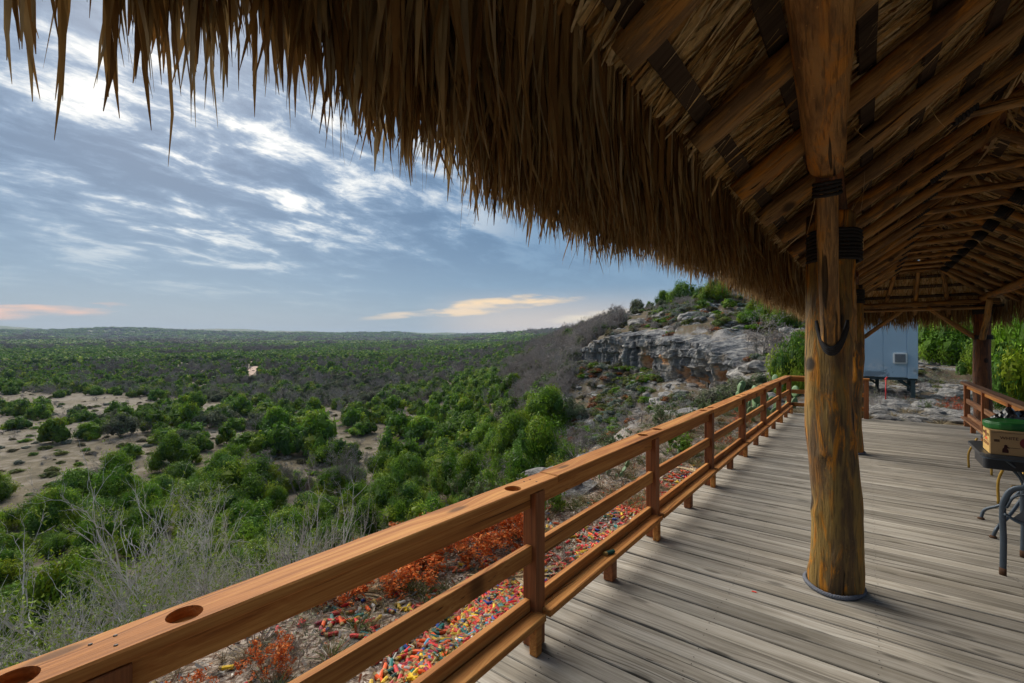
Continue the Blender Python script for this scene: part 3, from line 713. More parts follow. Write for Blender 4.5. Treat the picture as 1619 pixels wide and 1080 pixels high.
# plate beams
b0 = log('beam', (-.165, 3.02, 2.668), (-.05, .2, 2.675), .086, .083, M['log'], pav, n=28, seg=60, wob=.22, knots=7, seed=3, endtaper=True)
log('beam', (XL+.01, 2.70, 2.70), (XL, 8.6, 2.66), .068, .072, M['darklog'], pav, n=20, seg=50, wob=.2, seed=4)
log('beam', (XL+.03, 8.3, 2.70), (XL, 14.35, 2.66), .065, .07, M['darklog'], pav, n=20, seg=50, wob=.2, seed=5)
log('beam', (XL, .6, 2.69), (XL, -1.5, 2.69), .08, .08, M['log'], pav, n=16, seg=10, seed=6)
for k, (ya, yb) in enumerate(((-1.5, 4.2), (4.0, 9.2), (9.0, 14.4))): log('beam', (XR_, ya, 2.68), (XR_, yb, 2.66), .075, .07, M['log'], pav, n=16, seg=30, seed=7+k)
log('beam', (XL-.25, 13.90, 2.58), (XR_+.25, 13.92, 2.60), .062, .058, M['pole'], pav, n=16, seg=30, seed=17)
log('beam', (XL-.2, 13.86, 2.47), (XR_+.1, 13.80, 2.46), .035, .032, M['pole'], pav, n=12, seg=30, seed=18)
# braces with their rope
br = log('brace', (XL-.005, 3.70, 1.69), (-.165, 3.00, 2.56), .054, .050, M['pole'], pav, n=22, seg=40, wob=.16, knots=2, seed=21, endtaper=True)
coil('rope_lashing', (-.165, 3.005, 2.535), (0, -.35, 1), .060, 4, .010, M['rope'], br)
mb = MB()
for k in range(4):
    q = k/7; yb = 3.72+.012*k
    pts = []
    for j in range(15):
        t = -1+2*j/14; pts.append((XL+t*.085, yb-.075*(1-t*t)-.02, 1.70+.15*abs(t)**2.4-.095*q-.03*(1-t*t)))
    mb.tube(pts, .0115, 6)
mb.build('rope_lashing', M['rope'], br)
log('brace', (XL+.0, 9.15, 1.75), (XL+.02, 9.95, 2.60), .05, .045, M['pole'], pav, seed=22)
log('brace', (XL+.02, 8.7, 1.75), (XL+.02, 7.95, 2.60), .05, .045, M['pole'], pav, seed=27)
log('brace', (XL+.13, 13.9, 1.84), (.72, 13.88, 2.50), .045, .042, M['pole'], pav, seed=23)
br = log('brace', (XR_-.12, 13.95, 1.82), (1.08, 13.90, 2.52), .05, .046, M['pole'], pav, seed=24)
coil('rope_lashing', (XR_, 13.97, 1.83), (0, 0, 1), .15, 4, .012, M['rope'], br)
log('brace', (XR_-.03, 13.82, 1.80), (XR_-.02, 13.1, 2.6), .055, .05, M['pole'], pav, seed=25)
# rafters, both slopes
ry = [1.29+.73*k for k in range(-4, 18)]
RL = (Vector((1, 0, .70))).normalized(); RRt = Vector((-1, 0, .70)).normalized()
for k, y in enumerate(ry):
    if y > 13.3: continue
    x0 = -.55+random.uniform(-.02, .02); jy = random.uniform(-.03, .03)
    log('rafter', (x0, y+jy, float(zroof(x0))), (XM+.03, y, float(zroof(XM))), .060+random.uniform(-.006, .006), .047, M['pole' if k % 3 else 'log'], pav, n=16, seg=22, wob=.2, knots=3, seed=100+k, endtaper=True)
    log('rafter', (2.36+random.uniform(-.03, .03), y+jy, float(zroof(2.36))), (XM-.03, y+.06, float(zroof(XM))), .050, .042, M['pole'], pav, n=12, seg=16, wob=.2, knots=2, seed=200+k, endtaper=True)
# collar ties with lashings every second rafter
for k, y in enumerate(ry):
    if y < 1.0 or y > 13.2 or (k % 2 and y < 6): continue
    xa, xb = XM-.40, XM+.40; yy = y+.06
    t_ = log('collar_tie', (xa-.06, yy, float(zroof(xa))-.05), (xb+.06, yy+.02, float(zroof(xb))-.03), .036, .033, M['pole'], pav, n=12, seg=14, seed=300+k)
    for xx in (xa, xb): coil('rope_lashing', (xx, yy-.02, float(zroof(xx))-.02), (1 if xx < XM else -1, 0, .7), .062, 7, .010, M['rope'], t_)
log('ridge_pole', (XM, -1.4, float(zroof(XM))+.06), (XM, 13.2, float(zroof(XM))+.06), .05, .05, M['darklog'], pav, n=12, seg=40, seed=77)
# dark batten boards under the thatch, parallel to the eave
nL = Vector((-.70, 0, 1)).normalized(); nR = Vector((.70, 0, 1)).normalized()
def rp(X, off, y):         # point on a slope plane, off along its normal
    nn = nL if X <= XM else nR
    return Vector((X, y, float(zroof(X)))) + nn*off
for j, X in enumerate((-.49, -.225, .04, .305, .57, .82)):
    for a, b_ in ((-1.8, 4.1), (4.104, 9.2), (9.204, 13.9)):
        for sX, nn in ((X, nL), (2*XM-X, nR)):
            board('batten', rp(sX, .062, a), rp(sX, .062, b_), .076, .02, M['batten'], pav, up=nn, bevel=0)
# hip end at the far side
HZ0, HZ1, HY0, HY1 = 2.64, 3.30, 14.0, 13.25
def hip(x, f, off=0): return Vector((x, HY0+(HY1-HY0)*f+off*.65, HZ0+(HZ1-HZ0)*f+off*.75))
for k, x in enumerate((.30, .90, 1.50)):
    log('rafter', hip(x, -.42), hip(.9+(x-.9)*.62, 1.05), .045, .04, M['pole'], pav, n=12, seg=14, seed=400+k, endtaper=True)
for x, sx in ((XL-.3, -1), (XR_+.3, 1)):
    log('hip_rafter', (x, 14.25, 2.55), (XM+sx*.36, 13.2, 3.27), .05, .042, M['pole'], pav, n=12, seg=14, seed=420+sx)
for k, f in enumerate((-.25, .12, .42, .72, 1.0)):
    hw = 1.2*(1-f)+.42*f+.05
    board('batten', hip(.9-hw, f, .06), hip(.9+hw, f, .06), .07, .02, M['batten'], pav, up=(0, .65, .75), bevel=0)

# ---- thatch
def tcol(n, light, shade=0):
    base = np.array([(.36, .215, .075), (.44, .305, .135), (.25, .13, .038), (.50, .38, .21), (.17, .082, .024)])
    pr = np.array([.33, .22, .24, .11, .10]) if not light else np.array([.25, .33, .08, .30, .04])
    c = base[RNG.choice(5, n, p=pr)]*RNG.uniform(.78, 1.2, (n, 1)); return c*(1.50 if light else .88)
def rep(c, S): return np.repeat(c, (S+1)*2, axis=0)
def unit(v): return v/np.linalg.norm(v, axis=1, keepdims=True)
tp = []
# eave fringe, left
def fringe(n, y0, y1, xa, xb, lean, Lm, ztip, wr, sgn=1, y_profile=None, S=6, thin=False):
    y = RNG.uniform(y0, y1, n) if y_profile is None else y_profile(n)
    u = RNG.random(n)**1.0; X = xa+(xb-xa)*u
    z = 2.80+.70*(X+.18)+.10+RNG.uniform(-.02, .06, n)
    zt = ztip+.035-.04*np.clip((.45-y)/.2, 0, 1)+.03*np.clip((y-1.2)/1.5, 0, 1)+RNG.exponential(.09, n)-.05+.10*(vnoise(y*9.0, y*0+2)-.5)+.05*np.sin(y*5.0)*np.exp(-y)+.09*(vnoise(y*3.1, y*0)-.5)+(np.abs(X+.72))*RNG.uniform(0, .25, n)
    L = np.maximum(z-zt, .12)
    d = unit(np.stack([-RNG.normal(lean*.45, .045, n), RNG.normal(0, .05, n), -np.ones(n)], 1))
    side = unit(np.stack([RNG.normal(.0, .55, n), np.ones(n)*RNG.choice([-1, 1], n), RNG.normal(0, .1, n)], 1))
    bend = np.stack([RNG.normal(.02, .03, n), RNG.normal(0, .025, n), RNG.normal(0, .01, n)], 1)
    W = RNG.uniform(*wr, n)
    nr_ = np.clip((y-.25)/.5, .12, 1)[:, None]; d = unit(np.concatenate([d[:, :2]*nr_, d[:, 2:]], 1)); bend = bend*nr_
    if sgn < 0: X = 2*XM-X; d[:, 0] *= -1; bend[:, 0] *= -1
    return y, (np.stack([X, y, z], 1), d, L, W, side, bend)
NEARLY = []
def addf(args, S, near=False, light=False, tw=.9):
    base, d, L, W, side, bend = args
    n = len(base); col = tcol(n, light)
    tw_ = RNG.normal(0, tw, n)
    if near:
        D = -base[:, 0]*SR+base[:, 1]*CR; NEARLY.append((base, d, L, W, side, bend, tw_, col, S))
        return
    V, F = strips_np(base, d, L, W, side, bend, S, 1.7 if light else 3.2, tw_)
    tp.append((V, F, rep(col, S), 0))
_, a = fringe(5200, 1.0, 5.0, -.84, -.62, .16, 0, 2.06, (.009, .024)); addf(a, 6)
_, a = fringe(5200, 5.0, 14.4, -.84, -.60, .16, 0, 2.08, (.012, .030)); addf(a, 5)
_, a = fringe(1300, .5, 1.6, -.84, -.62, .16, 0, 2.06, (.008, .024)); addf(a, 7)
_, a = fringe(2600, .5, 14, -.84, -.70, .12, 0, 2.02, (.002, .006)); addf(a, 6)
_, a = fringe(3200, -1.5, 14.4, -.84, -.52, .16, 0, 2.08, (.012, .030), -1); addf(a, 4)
# thin end of the eave at the left, where it gets ragged: bundles of torn fronds
ncl = 59
cy_ = np.concatenate([RNG.uniform(.07, .105, 5), RNG.uniform(.15, .30, 20), RNG.uniform(.30, .5, 34)])
cw = RNG.integers(3, 9, ncl); yy = np.repeat(cy_, cw)+RNG.normal(0, .010, cw.sum()); n = len(yy)
_, a = fringe(n, 0, 1, -.84, -.74, .0, 0, 2.09, (.006, .020), y_profile=lambda k: yy); 
a[2][:] *= RNG.uniform(.8, 1.0, n)+np.repeat(RNG.uniform(-.22, .06, ncl), cw); addf(a, 7)
_, a = fringe(260, -1.2, .5, -.74, -.60, .14, 0, 2.22, (.01, .026)); addf(a, 6)
# underside of both slopes
def under(n, y0, y1, sgn, wr, light=True, lay=.05, sp=.20, S=5):
    X = RNG.uniform(-.80, XM+.05, n); y = RNG.uniform(y0, y1, n)
    s = np.array([1 if sgn > 0 else -1])
    # lie along the slope, tip down, fanned by fronds that share a direction
    ang = (vnoise(X*1.3+5*sgn, y*1.1)-.5)*1.1+RNG.normal(0, sp, n)
    dn = np.array([-1, 0, -.70])/np.linalg.norm([-1, 0, -.70]); ly = np.array([0, 1.0, 0])
    d = dn[None]*np.cos(ang)[:, None]+ly[None]*np.sin(ang)[:, None]
    nn = np.array([-.70, 0, 1])/np.linalg.norm([-.70, 0, 1])
    off = .078+RNG.uniform(0, lay, n)
    base = np.stack([X, y, 2.80+.70*(X+.18)], 1)+nn[None]*off[:, None] - d*.25
    side = ly[None]*np.cos(ang)[:, None]-dn[None]*np.sin(ang)[:, None]+nn[None]*RNG.normal(0, .45, n)[:, None]; side = unit(side)
    bend = nn[None]*RNG.normal(-.012, .03, n)[:, None]+side*RNG.normal(0, .05, n)[:, None]
    L = RNG.uniform(.35, .8, n); W = RNG.uniform(*wr, n)
    L = np.clip(np.minimum(L, (base[:, 0]+.90)/np.maximum(-d[:, 0], .2)), .06, None)
    if sgn < 0:
        base[:, 0] = 2*XM-base[:, 0]; d[:, 0] *= -1; side[:, 0] *= -1; bend[:, 0] *= -1
    return base, d, L, W, side, bend
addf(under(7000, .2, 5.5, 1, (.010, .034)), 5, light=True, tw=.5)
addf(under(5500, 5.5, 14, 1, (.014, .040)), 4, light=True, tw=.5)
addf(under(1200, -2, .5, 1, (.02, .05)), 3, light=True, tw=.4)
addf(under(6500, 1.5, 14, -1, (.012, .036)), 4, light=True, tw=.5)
# loose curls hanging out of the underside
n = 70; base, d, L, W, side, bend = under(n, .8, 8, 1, (.004, .014)); base[:, 2] -= .09
d = unit(np.stack([RNG.normal(0, .4, n), RNG.normal(0, .4, n), -np.ones(n)], 1)); L = RNG.uniform(.08, .34, n)
bend = RNG.normal(0, .07, (n, 3)); V, F = strips_np(base, d, L, W, unit(RNG.normal(0, 1, (n, 3))), bend, 8, 2, RNG.normal(0, 1.5, n)); tp.append((V, F, rep(tcol(n, True), 8), 0))
# ridge bunches
n = 900; y = RNG.uniform(2, 13.2, n)
base = np.stack([XM+RNG.normal(0, .07, n), y, np.full(n, float(zroof(XM))+.07)], 1); sg = RNG.choice([-1, 1], n)
d = unit(np.stack([sg*RNG.uniform(.1, 1, n), RNG.normal(0, .8, n), -RNG.uniform(.2, .6, n)], 1))
V, F = strips_np(base, d, RNG.uniform(.15, .4, n), RNG.uniform(.02, .05, n), unit(RNG.normal(0, 1, (n, 3))), RNG.normal(0, .04, (n, 3)), 3, 2); tp.append((V, F, rep(tcol(n, True), 3), 0))
# hip end: overlapping courses and its fringe
for f in np.linspace(.0, 1.0, 5):
    n = 420; hw = 1.3*(1-f)+.48*f
    x = .9+RNG.uniform(-hw, hw, n); y = HY0+(HY1-HY0)*f+.09; z = HZ0+(HZ1-HZ0)*f+.10
    base = np.stack([x, np.full(n, y), np.full(n, z)], 1)+RNG.normal(0, .015, (n, 3))
    d = unit(np.stack([RNG.normal(0, .22, n), np.full(n, .62), -np.ones(n)*.8], 1))
    V, F = strips_np(base, d, RNG.uniform(.16, .30, n), RNG.uniform(.02, .045, n), unit(np.stack([np.ones(n), RNG.normal(0, .3, n), RNG.normal(0, .3, n)], 1)), np.stack([RNG.normal(0, .03, n), np.zeros(n), RNG.normal(-.02, .02, n)], 1), 3, 2)
    tp.append((V, F, rep(tcol(n, f < .9), 3), 0))
n = 1500; x = RNG.uniform(-.75, 2.5, n); base = np.stack([x, 14.35+RNG.uniform(-.1, .25, n), 2.52+RNG.uniform(-.08, .08, n)], 1)
d = unit(np.stack([RNG.normal(0, .06, n), RNG.uniform(.0, .3, n), -np.ones(n)], 1))
V, F = strips_np(base, d, RNG.uniform(.28, .52, n), RNG.uniform(.012, .03, n), unit(np.stack([np.ones(n), RNG.normal(0, .5, n), np.zeros(n)], 1)), RNG.normal(0, .03, (n, 3)), 4, 1.7); tp.append((V, F, rep(tcol(n, False), 4), 0))
# dense outer layer of the roof, rough top
def slab(pts, col):
    return (np.array(pts, float), np.array([[0, 1, 2, 3]]), np.array(col), 0)
def sheet(x0, x1, y0, y1, off, sgn, nx=12, ny=60):
    X, Yv = np.meshgrid(np.linspace(x0, x1, nx), np.linspace(y0, y1, ny), indexing='ij')
    z = 2.80+.70*(X+.18)+off+(fbm(X*9, Yv*9, 3)-.5)*.06
    Xs = X if sgn > 0 else 2*XM-X
    i = np.arange(nx)[:, None]*ny+np.arange(ny)[None]
    F = np.stack([i[:-1, :-1], i[1:, :-1], i[1:, 1:], i[:-1, 1:]], -1).reshape(-1, 4)
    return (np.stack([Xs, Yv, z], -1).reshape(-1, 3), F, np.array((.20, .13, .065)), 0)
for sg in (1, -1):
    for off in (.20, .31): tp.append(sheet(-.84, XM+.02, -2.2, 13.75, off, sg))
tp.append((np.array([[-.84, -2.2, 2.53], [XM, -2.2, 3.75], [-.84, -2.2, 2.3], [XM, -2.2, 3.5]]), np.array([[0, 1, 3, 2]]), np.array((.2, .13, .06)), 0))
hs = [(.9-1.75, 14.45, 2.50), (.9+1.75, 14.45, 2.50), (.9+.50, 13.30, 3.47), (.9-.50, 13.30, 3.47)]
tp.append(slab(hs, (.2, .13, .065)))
V, F, col, mi = catmesh(*tp)
link('thatch', mesh_np('thatch', V, F, M['thatch'], col=col), pav, kind='stuff')
# the 300 strips of the eave that show largest, each a part of its own
n = 300; yy = np.concatenate([RNG.normal(.078, .007, 10), RNG.normal(.114, .004, 5), RNG.normal(.168, .009, 14), RNG.uniform(.205, .30, 30), RNG.uniform(.30, .5, 32), RNG.uniform(.5, 1.5, 129), RNG.uniform(1.5, 2.4, 80)])
_, a = fringe(n, 0, 1, -.84, -.74, .02, 0, 2.05, (.016, .040), y_profile=lambda k: yy)
base, d, L, W, side, bend = a; col = tcol(n, False); tw_ = RNG.normal(0, .9, n)
for i in range(n):
    ns = 3 if W[i] > .016 else 2      # each blade tears into fingers of unequal length
    o_ = (np.arange(ns)-(ns-1)/2)[:, None]*side[i]*W[i]/ns*.92; k_ = np.full(ns, i)
    V, F = strips_np(o_, unit(d[k_]+side[k_]*RNG.normal(0, .025, (ns, 1))), L[k_]*RNG.uniform(.72, 1.04, ns), np.full(ns, W[i]/ns*1.15), side[k_], bend[k_]+RNG.normal(0, .012, (ns, 3)), 7, 5.0, tw_[k_]*.6)
    link('palm_strip', mesh_np('palm_strip', V, F, M['thatch'], col=rep(np.repeat(col[i:i+1], ns, 0), 7)), pav, loc=tuple(base[i]))
# ------------------------------------------------------------------ things on the deck
M['metal'] = plain('blue grey painted metal', (.055, .075, .10), .45, .3, .5, .15, 12, .1)
M['rust'] = plain('rusty metal', (.09, .05, .03), .85, .2, .2, .2, 30, .3)
M['top'] = plain('dark table top', (.045, .047, .05), .35, 0, .5, .12, 10, .05)
M['tub'] = plain('black plastic', (.018, .020, .026), .4, 0, .5, .1, 8, .02)
M['gold'] = plain('gold painted tube', (.42, .26, .045), .4, .5, .5, .15, 14, .1)
M['card'] = plain('brown cardboard', (.40, .255, .125), .9, 0, .1, .06, 20, .08)
M['cardface'] = plain('yellow printed cardboard', (.62, .40, .14), .8, 0, .2, .05, 20, .05)
M['ink'] = plain('dark brown ink', (.05, .02, .018), .8, 0, .1, .02)
M['maroon'] = plain('maroon ink', (.17, .035, .035), .8, 0, .1, .05)
M['orangeink'] = plain('bright orange ink', (.85, .10, .03), .7, 0, .1, .03)
M['green'] = plain('green plastic', (.012, .13, .022), .38, 0, .5, .08, 6, .03)
M['blackbag'] = plain('shiny black plastic bag', (.010, .010, .012), .25, 0, .6, .1)
M['seat'] = plain('dark woven sling', (.03, .035, .045), .7, 0, .3, .1, 60, .2)

def curve(pts, n=24):
    """Catmull-Rom through the points"""
    P = [Vector(p) for p in pts]; P = [P[0]*2-P[1]]+P+[P[-1]*2-P[-2]]; out = []
    for i in range(1, len(P)-2):
        for k in range(n//(len(P)-3)+1):
            t = k/(n//(len(P)-3)+1)
            out.append(.5*((2*P[i])+(P[i+1]-P[i-1])*t+(2*P[i-1]-5*P[i]+4*P[i+1]-P[i+2])*t*t+(-P[i-1]+3*P[i]-3*P[i+1]+P[i+2])*t**3))
    out.append(P[-2]); return out
tb = empty('patio_table', (1.25, 6.12, 0), label='dark patio table with curved blue grey metal legs under the cardboard box', cat='table')
mb = MB()
def rrect(x0, x1, y0, y1, r, z0, z1, mb, mi=0, n=5):
    pts = []
    for cx, cy2, a0 in ((x1-r, y1-r, 0), (x0+r, y1-r, 90), (x0+r, y0+r, 180), (x1-r, y0+r, 270)):
        for k in range(n+1): a = R(a0+90*k/n); pts.append((cx+r*math.cos(a), cy2+r*math.sin(a)))
    N_ = len(pts); vs = [(x, y, z0) for x, y in pts]+[(x, y, z1) for x, y in pts]
    fs = [tuple(range(N_))[::-1], tuple(range(N_, 2*N_))]+[(i, (i+1) % N_, N_+(i+1) % N_, N_+i) for i in range(N_)]
    mb.add(vs, fs, mi)
rrect(.80, 1.56, 5.76, 6.50, .09, .700, .728, mb); mb.build('table_top', M['top'], tb, bevel=.003)
mb = MB(); rrect(.815, 1.545, 5.775, 6.485, .08, .682, .699, mb); mb.build('table_rim', M['metal'], tb, bevel=.003)
for fx, fy, tx_, ty_ in ((.876, 6.31, .93, 6.22), (.876, 5.77, .98, 5.95), (1.50, 5.80, 1.42, 5.95), (1.50, 6.42, 1.42, 6.3)):
    mx_, my_ = 1.19+(.06 if fx > 1.2 else -.06), 6.12+(.05 if fy > 6.1 else -.05)
    mb = MB(); mb.tube(curve([(tx_, ty_, .665), ((tx_+mx_)/2+.02, (ty_+my_)/2, .56), (mx_, my_, .40), ((mx_*.55+fx*.45), (my_*.55+fy*.45), .20), (fx+.03*(1 if fx < 1 else -1), fy, .10), (fx, fy, .012)], 30), .0135, 8)
    l = mb.build('leg', M['metal'], tb)
    mb = MB(); mb.lathe([(.026, 0), (.028, .008), (.016, .02)], 12, 0, (fx, fy, .002)); mb.build('foot', M['rust'], l)
mb = MB(); mb.tube([(1.19+.09*math.cos(t), 6.12+.09*math.sin(t), .40) for t in [q*math.pi/10 for q in range(20)]], .009, 6, closed=True, cap=False); mb.build('ring', M['metal'], tb)

# black tub hung under the left edge of the table
tub = MB(); x0, x1, y0, y1 = .85, 1.20, 5.98, 6.46
rrect(x0, x1, y0, y1, .03, .56, .68, tub)
tub.build('plastic_tub', M['tub'], None, bevel=.004, label='black plastic tub tucked beneath the corner of the patio table', cat='tub')

# cardboard box, printed
bx0 = empty('cardboard_box', (1.06, 5.92, .73), label='brown cardboard box printed in maroon lying on the patio table', cat='box')
X0, X1, Y0, Y1, Z0, Z1 = .862, 1.29, 5.78, 6.075, .730, .938
mb = MB(); mb.box(X0, X1, Y0, Y1, Z0, Z1-.004); mb.build('carton', M['card'], bx0, bevel=.003)
mb = MB(); mb.box(X0+.001, X1-.001, Y0+.001, (Y0+Y1)/2-.0015, Z1-.0038, Z1); mb.box(X0+.001, X1-.001, (Y0+Y1)/2+.0015, Y1-.001, Z1-.0038, Z1+.001); mb.build('flap', M['card'], bx0)
mb = MB(); mb.box(X0-.0035, X0-.0005, Y0+.006, Y1-.004, Z0+.004, Z0+.098); mb.box(X0-.0035, X0-.0005, Y0+.004, Y1-.004, Z0+.108, Z1-.004); mb.build('side_label', M['cardface'], bx0)
def text(s, size, loc, rot, mat, parent, ext=.0004, sx=1.0):
    cu = bpy.data.curves.new('lettering', 'FONT'); cu.body = s; cu.size = size; cu.extrude = ext; cu.align_x = 'CENTER'; cu.align_y = 'CENTER'
    cu.resolution_u = 3
    t = bpy.data.objects.new('t', cu); C.objects.link(t); dg = bpy.context.evaluated_depsgraph_get(); dg.update()
    me = bpy.data.meshes.new_from_object(t.evaluated_get(dg)); bpy.data.objects.remove(t); me.materials.clear(); me.materials.append(mat)
    return link('lettering', me, parent, loc=loc, rot=rot, sc=(sx, 1, 1))
RL_ = (R(90), 0, R(-90)); RF_ = (R(90), 0, 0)      # left face, near face
ym = (Y0+Y1)/2; xl = X0-.0045
text('WHITE', .034, (xl, ym+.082, .893), RL_, M['ink'], bx0, sx=.85)
text('FLYER', .034, (xl, ym-.078, .888), RL_, M['ink'], bx0, sx=.85)
def disc(c, a, b, nrm, mat, name, parent, t=.0008):
    mb = MB(); n = 24; vs = []
    for s in (-1, 1):
        for q in range(n):
            u, v = a*math.cos(q*2*math.pi/n), b*math.sin(q*2*math.pi/n)
            vs.append((c[0]+(s*t if nrm == 'x' else u), c[1]+(u if nrm == 'x' else s*t), c[2]+v))
    mb.add(vs, [tuple(range(n)), tuple(range(n, 2*n))[::-1]]+[(i, (i+1) % n, n+(i+1) % n, n+i) for i in range(n)]); return mb.build(name, mat, parent)
disc((xl, ym+.004, .890), .026, .033, 'x', M['maroon'], 'oval_mark', bx0)
mb = MB(); mb.box(xl-.0006, xl+.001, ym+.03, ym+.075, .848, .855); mb.build('arrow_mark', M['ink'], bx0)
mb = MB(); mb.box(xl-.0006, xl+.001, ym-.055, ym+.03, .842, .856); mb.build('arrow_mark', M['orangeink'], bx0)
mb = MB(); mb.box(xl-.0003, xl+.001, ym-.105, ym+.115, .795, .820); mb.build('banner', M['maroon'], bx0)
text('BIODEGRADABLE', .021, (xl-.001, ym+.005, .8075), RL_, M['cardface'], bx0, sx=1.1)
yl = Y0-.0012
text('WHITE', .036, (X0+.115, yl, .878), RF_, M['ink'], bx0)
text('FLYER', .036, (X0+.33, yl, .878), RF_, M['ink'], bx0)
disc((X0+.218, yl, .845), .040, .046, 'y', M['maroon'], 'oval_mark', bx0)
mb = MB()
for k in range(4): mb.box(X0+.022, X0+.058, yl-.0004, yl+.001, .842+k*.0055, .8455+k*.0055)
mb.build('small_print', M['ink'], bx0)
mb = MB()      # figure aiming at the disc
mb.add([(X0+a, yl-.0005, Z0+b) for a, b in ((.072, .022), (.112, .022), (.112, .045), (.102, .062), (.118, .062), (.118, .069), (.106, .074), (.104, .088), (.092, .092), (.084, .084), (.084, .07), (.074, .052))], [tuple(range(12))])
mb.box(X0+.11, X0+.18, yl-.0006, yl+.0002, Z0+.066, Z0+.0695)
mb.build('figure_mark', M['ink'], bx0)
mb = MB(); mb.box(X0+.006, X1-.01, yl, yl+.001, .922, .924); mb.build('seam', M['ink'], bx0)

gl = MB(); gl.lathe([(.148, 0), (.160, .006), (.165, .025), (.165, .055), (.158, .067), (.142, .070), (.134, .063), (.02, .060)], 14, 0, (0, 0, 0), smooth=False)
g = gl.build('bucket_lid', M['green'], None, bevel=.006, seg=2, label='round green plastic bucket lid lying on top of the cardboard box', cat='lid')
g.location = (1.005, 5.975, .940); g.rotation_euler = (R(1.5), R(-1), .2)
# crumpled black bag behind
bm = bmesh.new(); bmesh.ops.create_icosphere(bm, subdivisions=4, radius=1)
for v in bm.verts:
    p = v.co.copy(); f = 1+.28*noise.noise(p*2.2)+.16*abs(noise.noise(p*6))+.08*noise.noise(p*14)
    v.co = Vector((p.x*.145, p.y*.12, p.z*.17))*f
    if v.co.z < -.165: v.co.z = -.165
me = bpy.data.meshes.new('bag'); bm.to_mesh(me); bm.free(); me.materials.append(M['blackbag'])
link('plastic_bag', me, None, loc=(1.09, 6.33, .895), label='crumpled black plastic bag on the table behind the green lid', cat='bag')

# armchair at the right edge
ch = empty('patio_chair', (1.1, 4.95, 0), label='blue grey metal patio armchair with flat curved leg nearest the camera', cat='chair')
fx = Vector((.79, 4.88, 0)); ax = Vector((.93, -.36, 0)).normalized(); wx = Vector((.36, .93, 0)).normalized()*.54
for s, name in ((0, 'leg'), (1, 'leg')):
    o = fx+wx*s
    mb = MB()
    path = curve([o+Vector((0, 0, .0)), o+ax*.004+Vector((0, 0, .25)), o+ax*.0+Vector((0, 0, .45)), o+ax*.012+Vector((0, 0, .56)), o+ax*.07+Vector((0, 0, .655)), o+ax*.22+Vector((0, 0, .685)), o+ax*.50+Vector((0, 0, .67))], 40)
    mb.tube(path, .019, 10, flat=.45, up=tuple(wx)); l = mb.build('leg', M['metal'], ch)
    mb = MB(); mb.tube([o+Vector((0, 0, .001)), o+Vector((0, 0, .055))], .0205, 10, flat=.46, up=tuple(wx)); mb.build('foot', M['rust'], l)
    mb = MB(); mb.tube(curve([o+ax*.01+Vector((0, 0, .455)), o+ax*.12+Vector((0, 0, .405)), o+ax*.45+Vector((0, 0, .38))], 16), .016, 8, flat=.6); mb.build('seat_rail', M['metal'], ch)
    mb = MB(); mb.tube(curve([o+ax*.02+Vector((0, 0, .50)), o+ax*.07+Vector((0, 0, .60)), o+ax*.20+Vector((0, 0, .64))], 12), .008, 6); mb.build('arm_brace', M['metal'], ch)
    mb = MB(); mb.tube(curve([o+ax*.62+Vector((0, 0, .0)), o+ax*.50+Vector((0, 0, .38)), o+ax*.50+Vector((0, 0, .67)), o+ax*.62+Vector((0, 0, 1.02))], 24), .018, 8, flat=.6); mb.build('back_leg', M['metal'], ch)
mb = MB(); A = [fx+ax*.05+Vector((0, 0, .435)), fx+ax*.48+Vector((0, 0, .39)), fx+wx+ax*.48+Vector((0, 0, .39)), fx+wx+ax*.05+Vector((0, 0, .435))]
mb.add([a for a in A]+[a-Vector((0, 0, .012)) for a in A], [(0, 1, 2, 3), (7, 6, 5, 4), (0, 4, 5, 1), (1, 5, 6, 2), (2, 6, 7, 3), (3, 7, 4, 0)]); mb.build('seat', M['seat'], ch)
mb = MB(); A = [fx+ax*.50+Vector((0, 0, .42)), fx+ax*.61+Vector((0, 0, 1.0)), fx+wx+ax*.61+Vector((0, 0, 1.0)), fx+wx+ax*.50+Vector((0, 0, .42))]
mb.add([a for a in A]+[a+ax*.012 for a in A], [(0, 1, 2, 3), (7, 6, 5, 4), (0, 4, 5, 1), (1, 5, 6, 2), (2, 6, 7, 3), (3, 7, 4, 0)]); mb.build('backrest', M['seat'], ch)
# gold legged stools
def stool(x, y, a, lab, h=.45):
    st = empty('stool', (x, y, 0), label=lab, cat='stool', group='gold legged stools by the patio table')
    ca, sa = math.cos(a), math.sin(a)
    def P(u, v, z): return (x+u*ca-v*sa, y+u*sa+v*ca, z)
    for u, v in ((-.17, -.17), (.17, -.17), (.17, .17), (-.17, .17)):
        mb = MB(); mb.tube(curve([P(u*.7, v*.7, h-.03), P(u*.8, v*.8, h*.8), P(u*1.05, v*1.05, h*.45), P(u*1.05, v*1.05, .0)], 16), .0125, 8); mb.build('leg', M['gold'], st)
    mb = MB(); mb.lathe([(.12, -.03), (.13, -.02), (.135, 0), (.13, .025), (.05, .035)], 20, 0, (x, y, h)); mb.build('seat', M['tub'], st)
    mb = MB(); mb.tube([P(.15*math.cos(t), .15*math.sin(t), h*.4) for t in [q*math.pi/8 for q in range(16)]], .007, 6, closed=True, cap=False); mb.build('foot_ring', M['gold'], st)
stool(1.35, 8.74, .5, 'gold legged stool further back between the table and the hill side railing')
stool(1.33, 6.90, .3, 'gold legged stool standing partly beneath the patio table', .55)

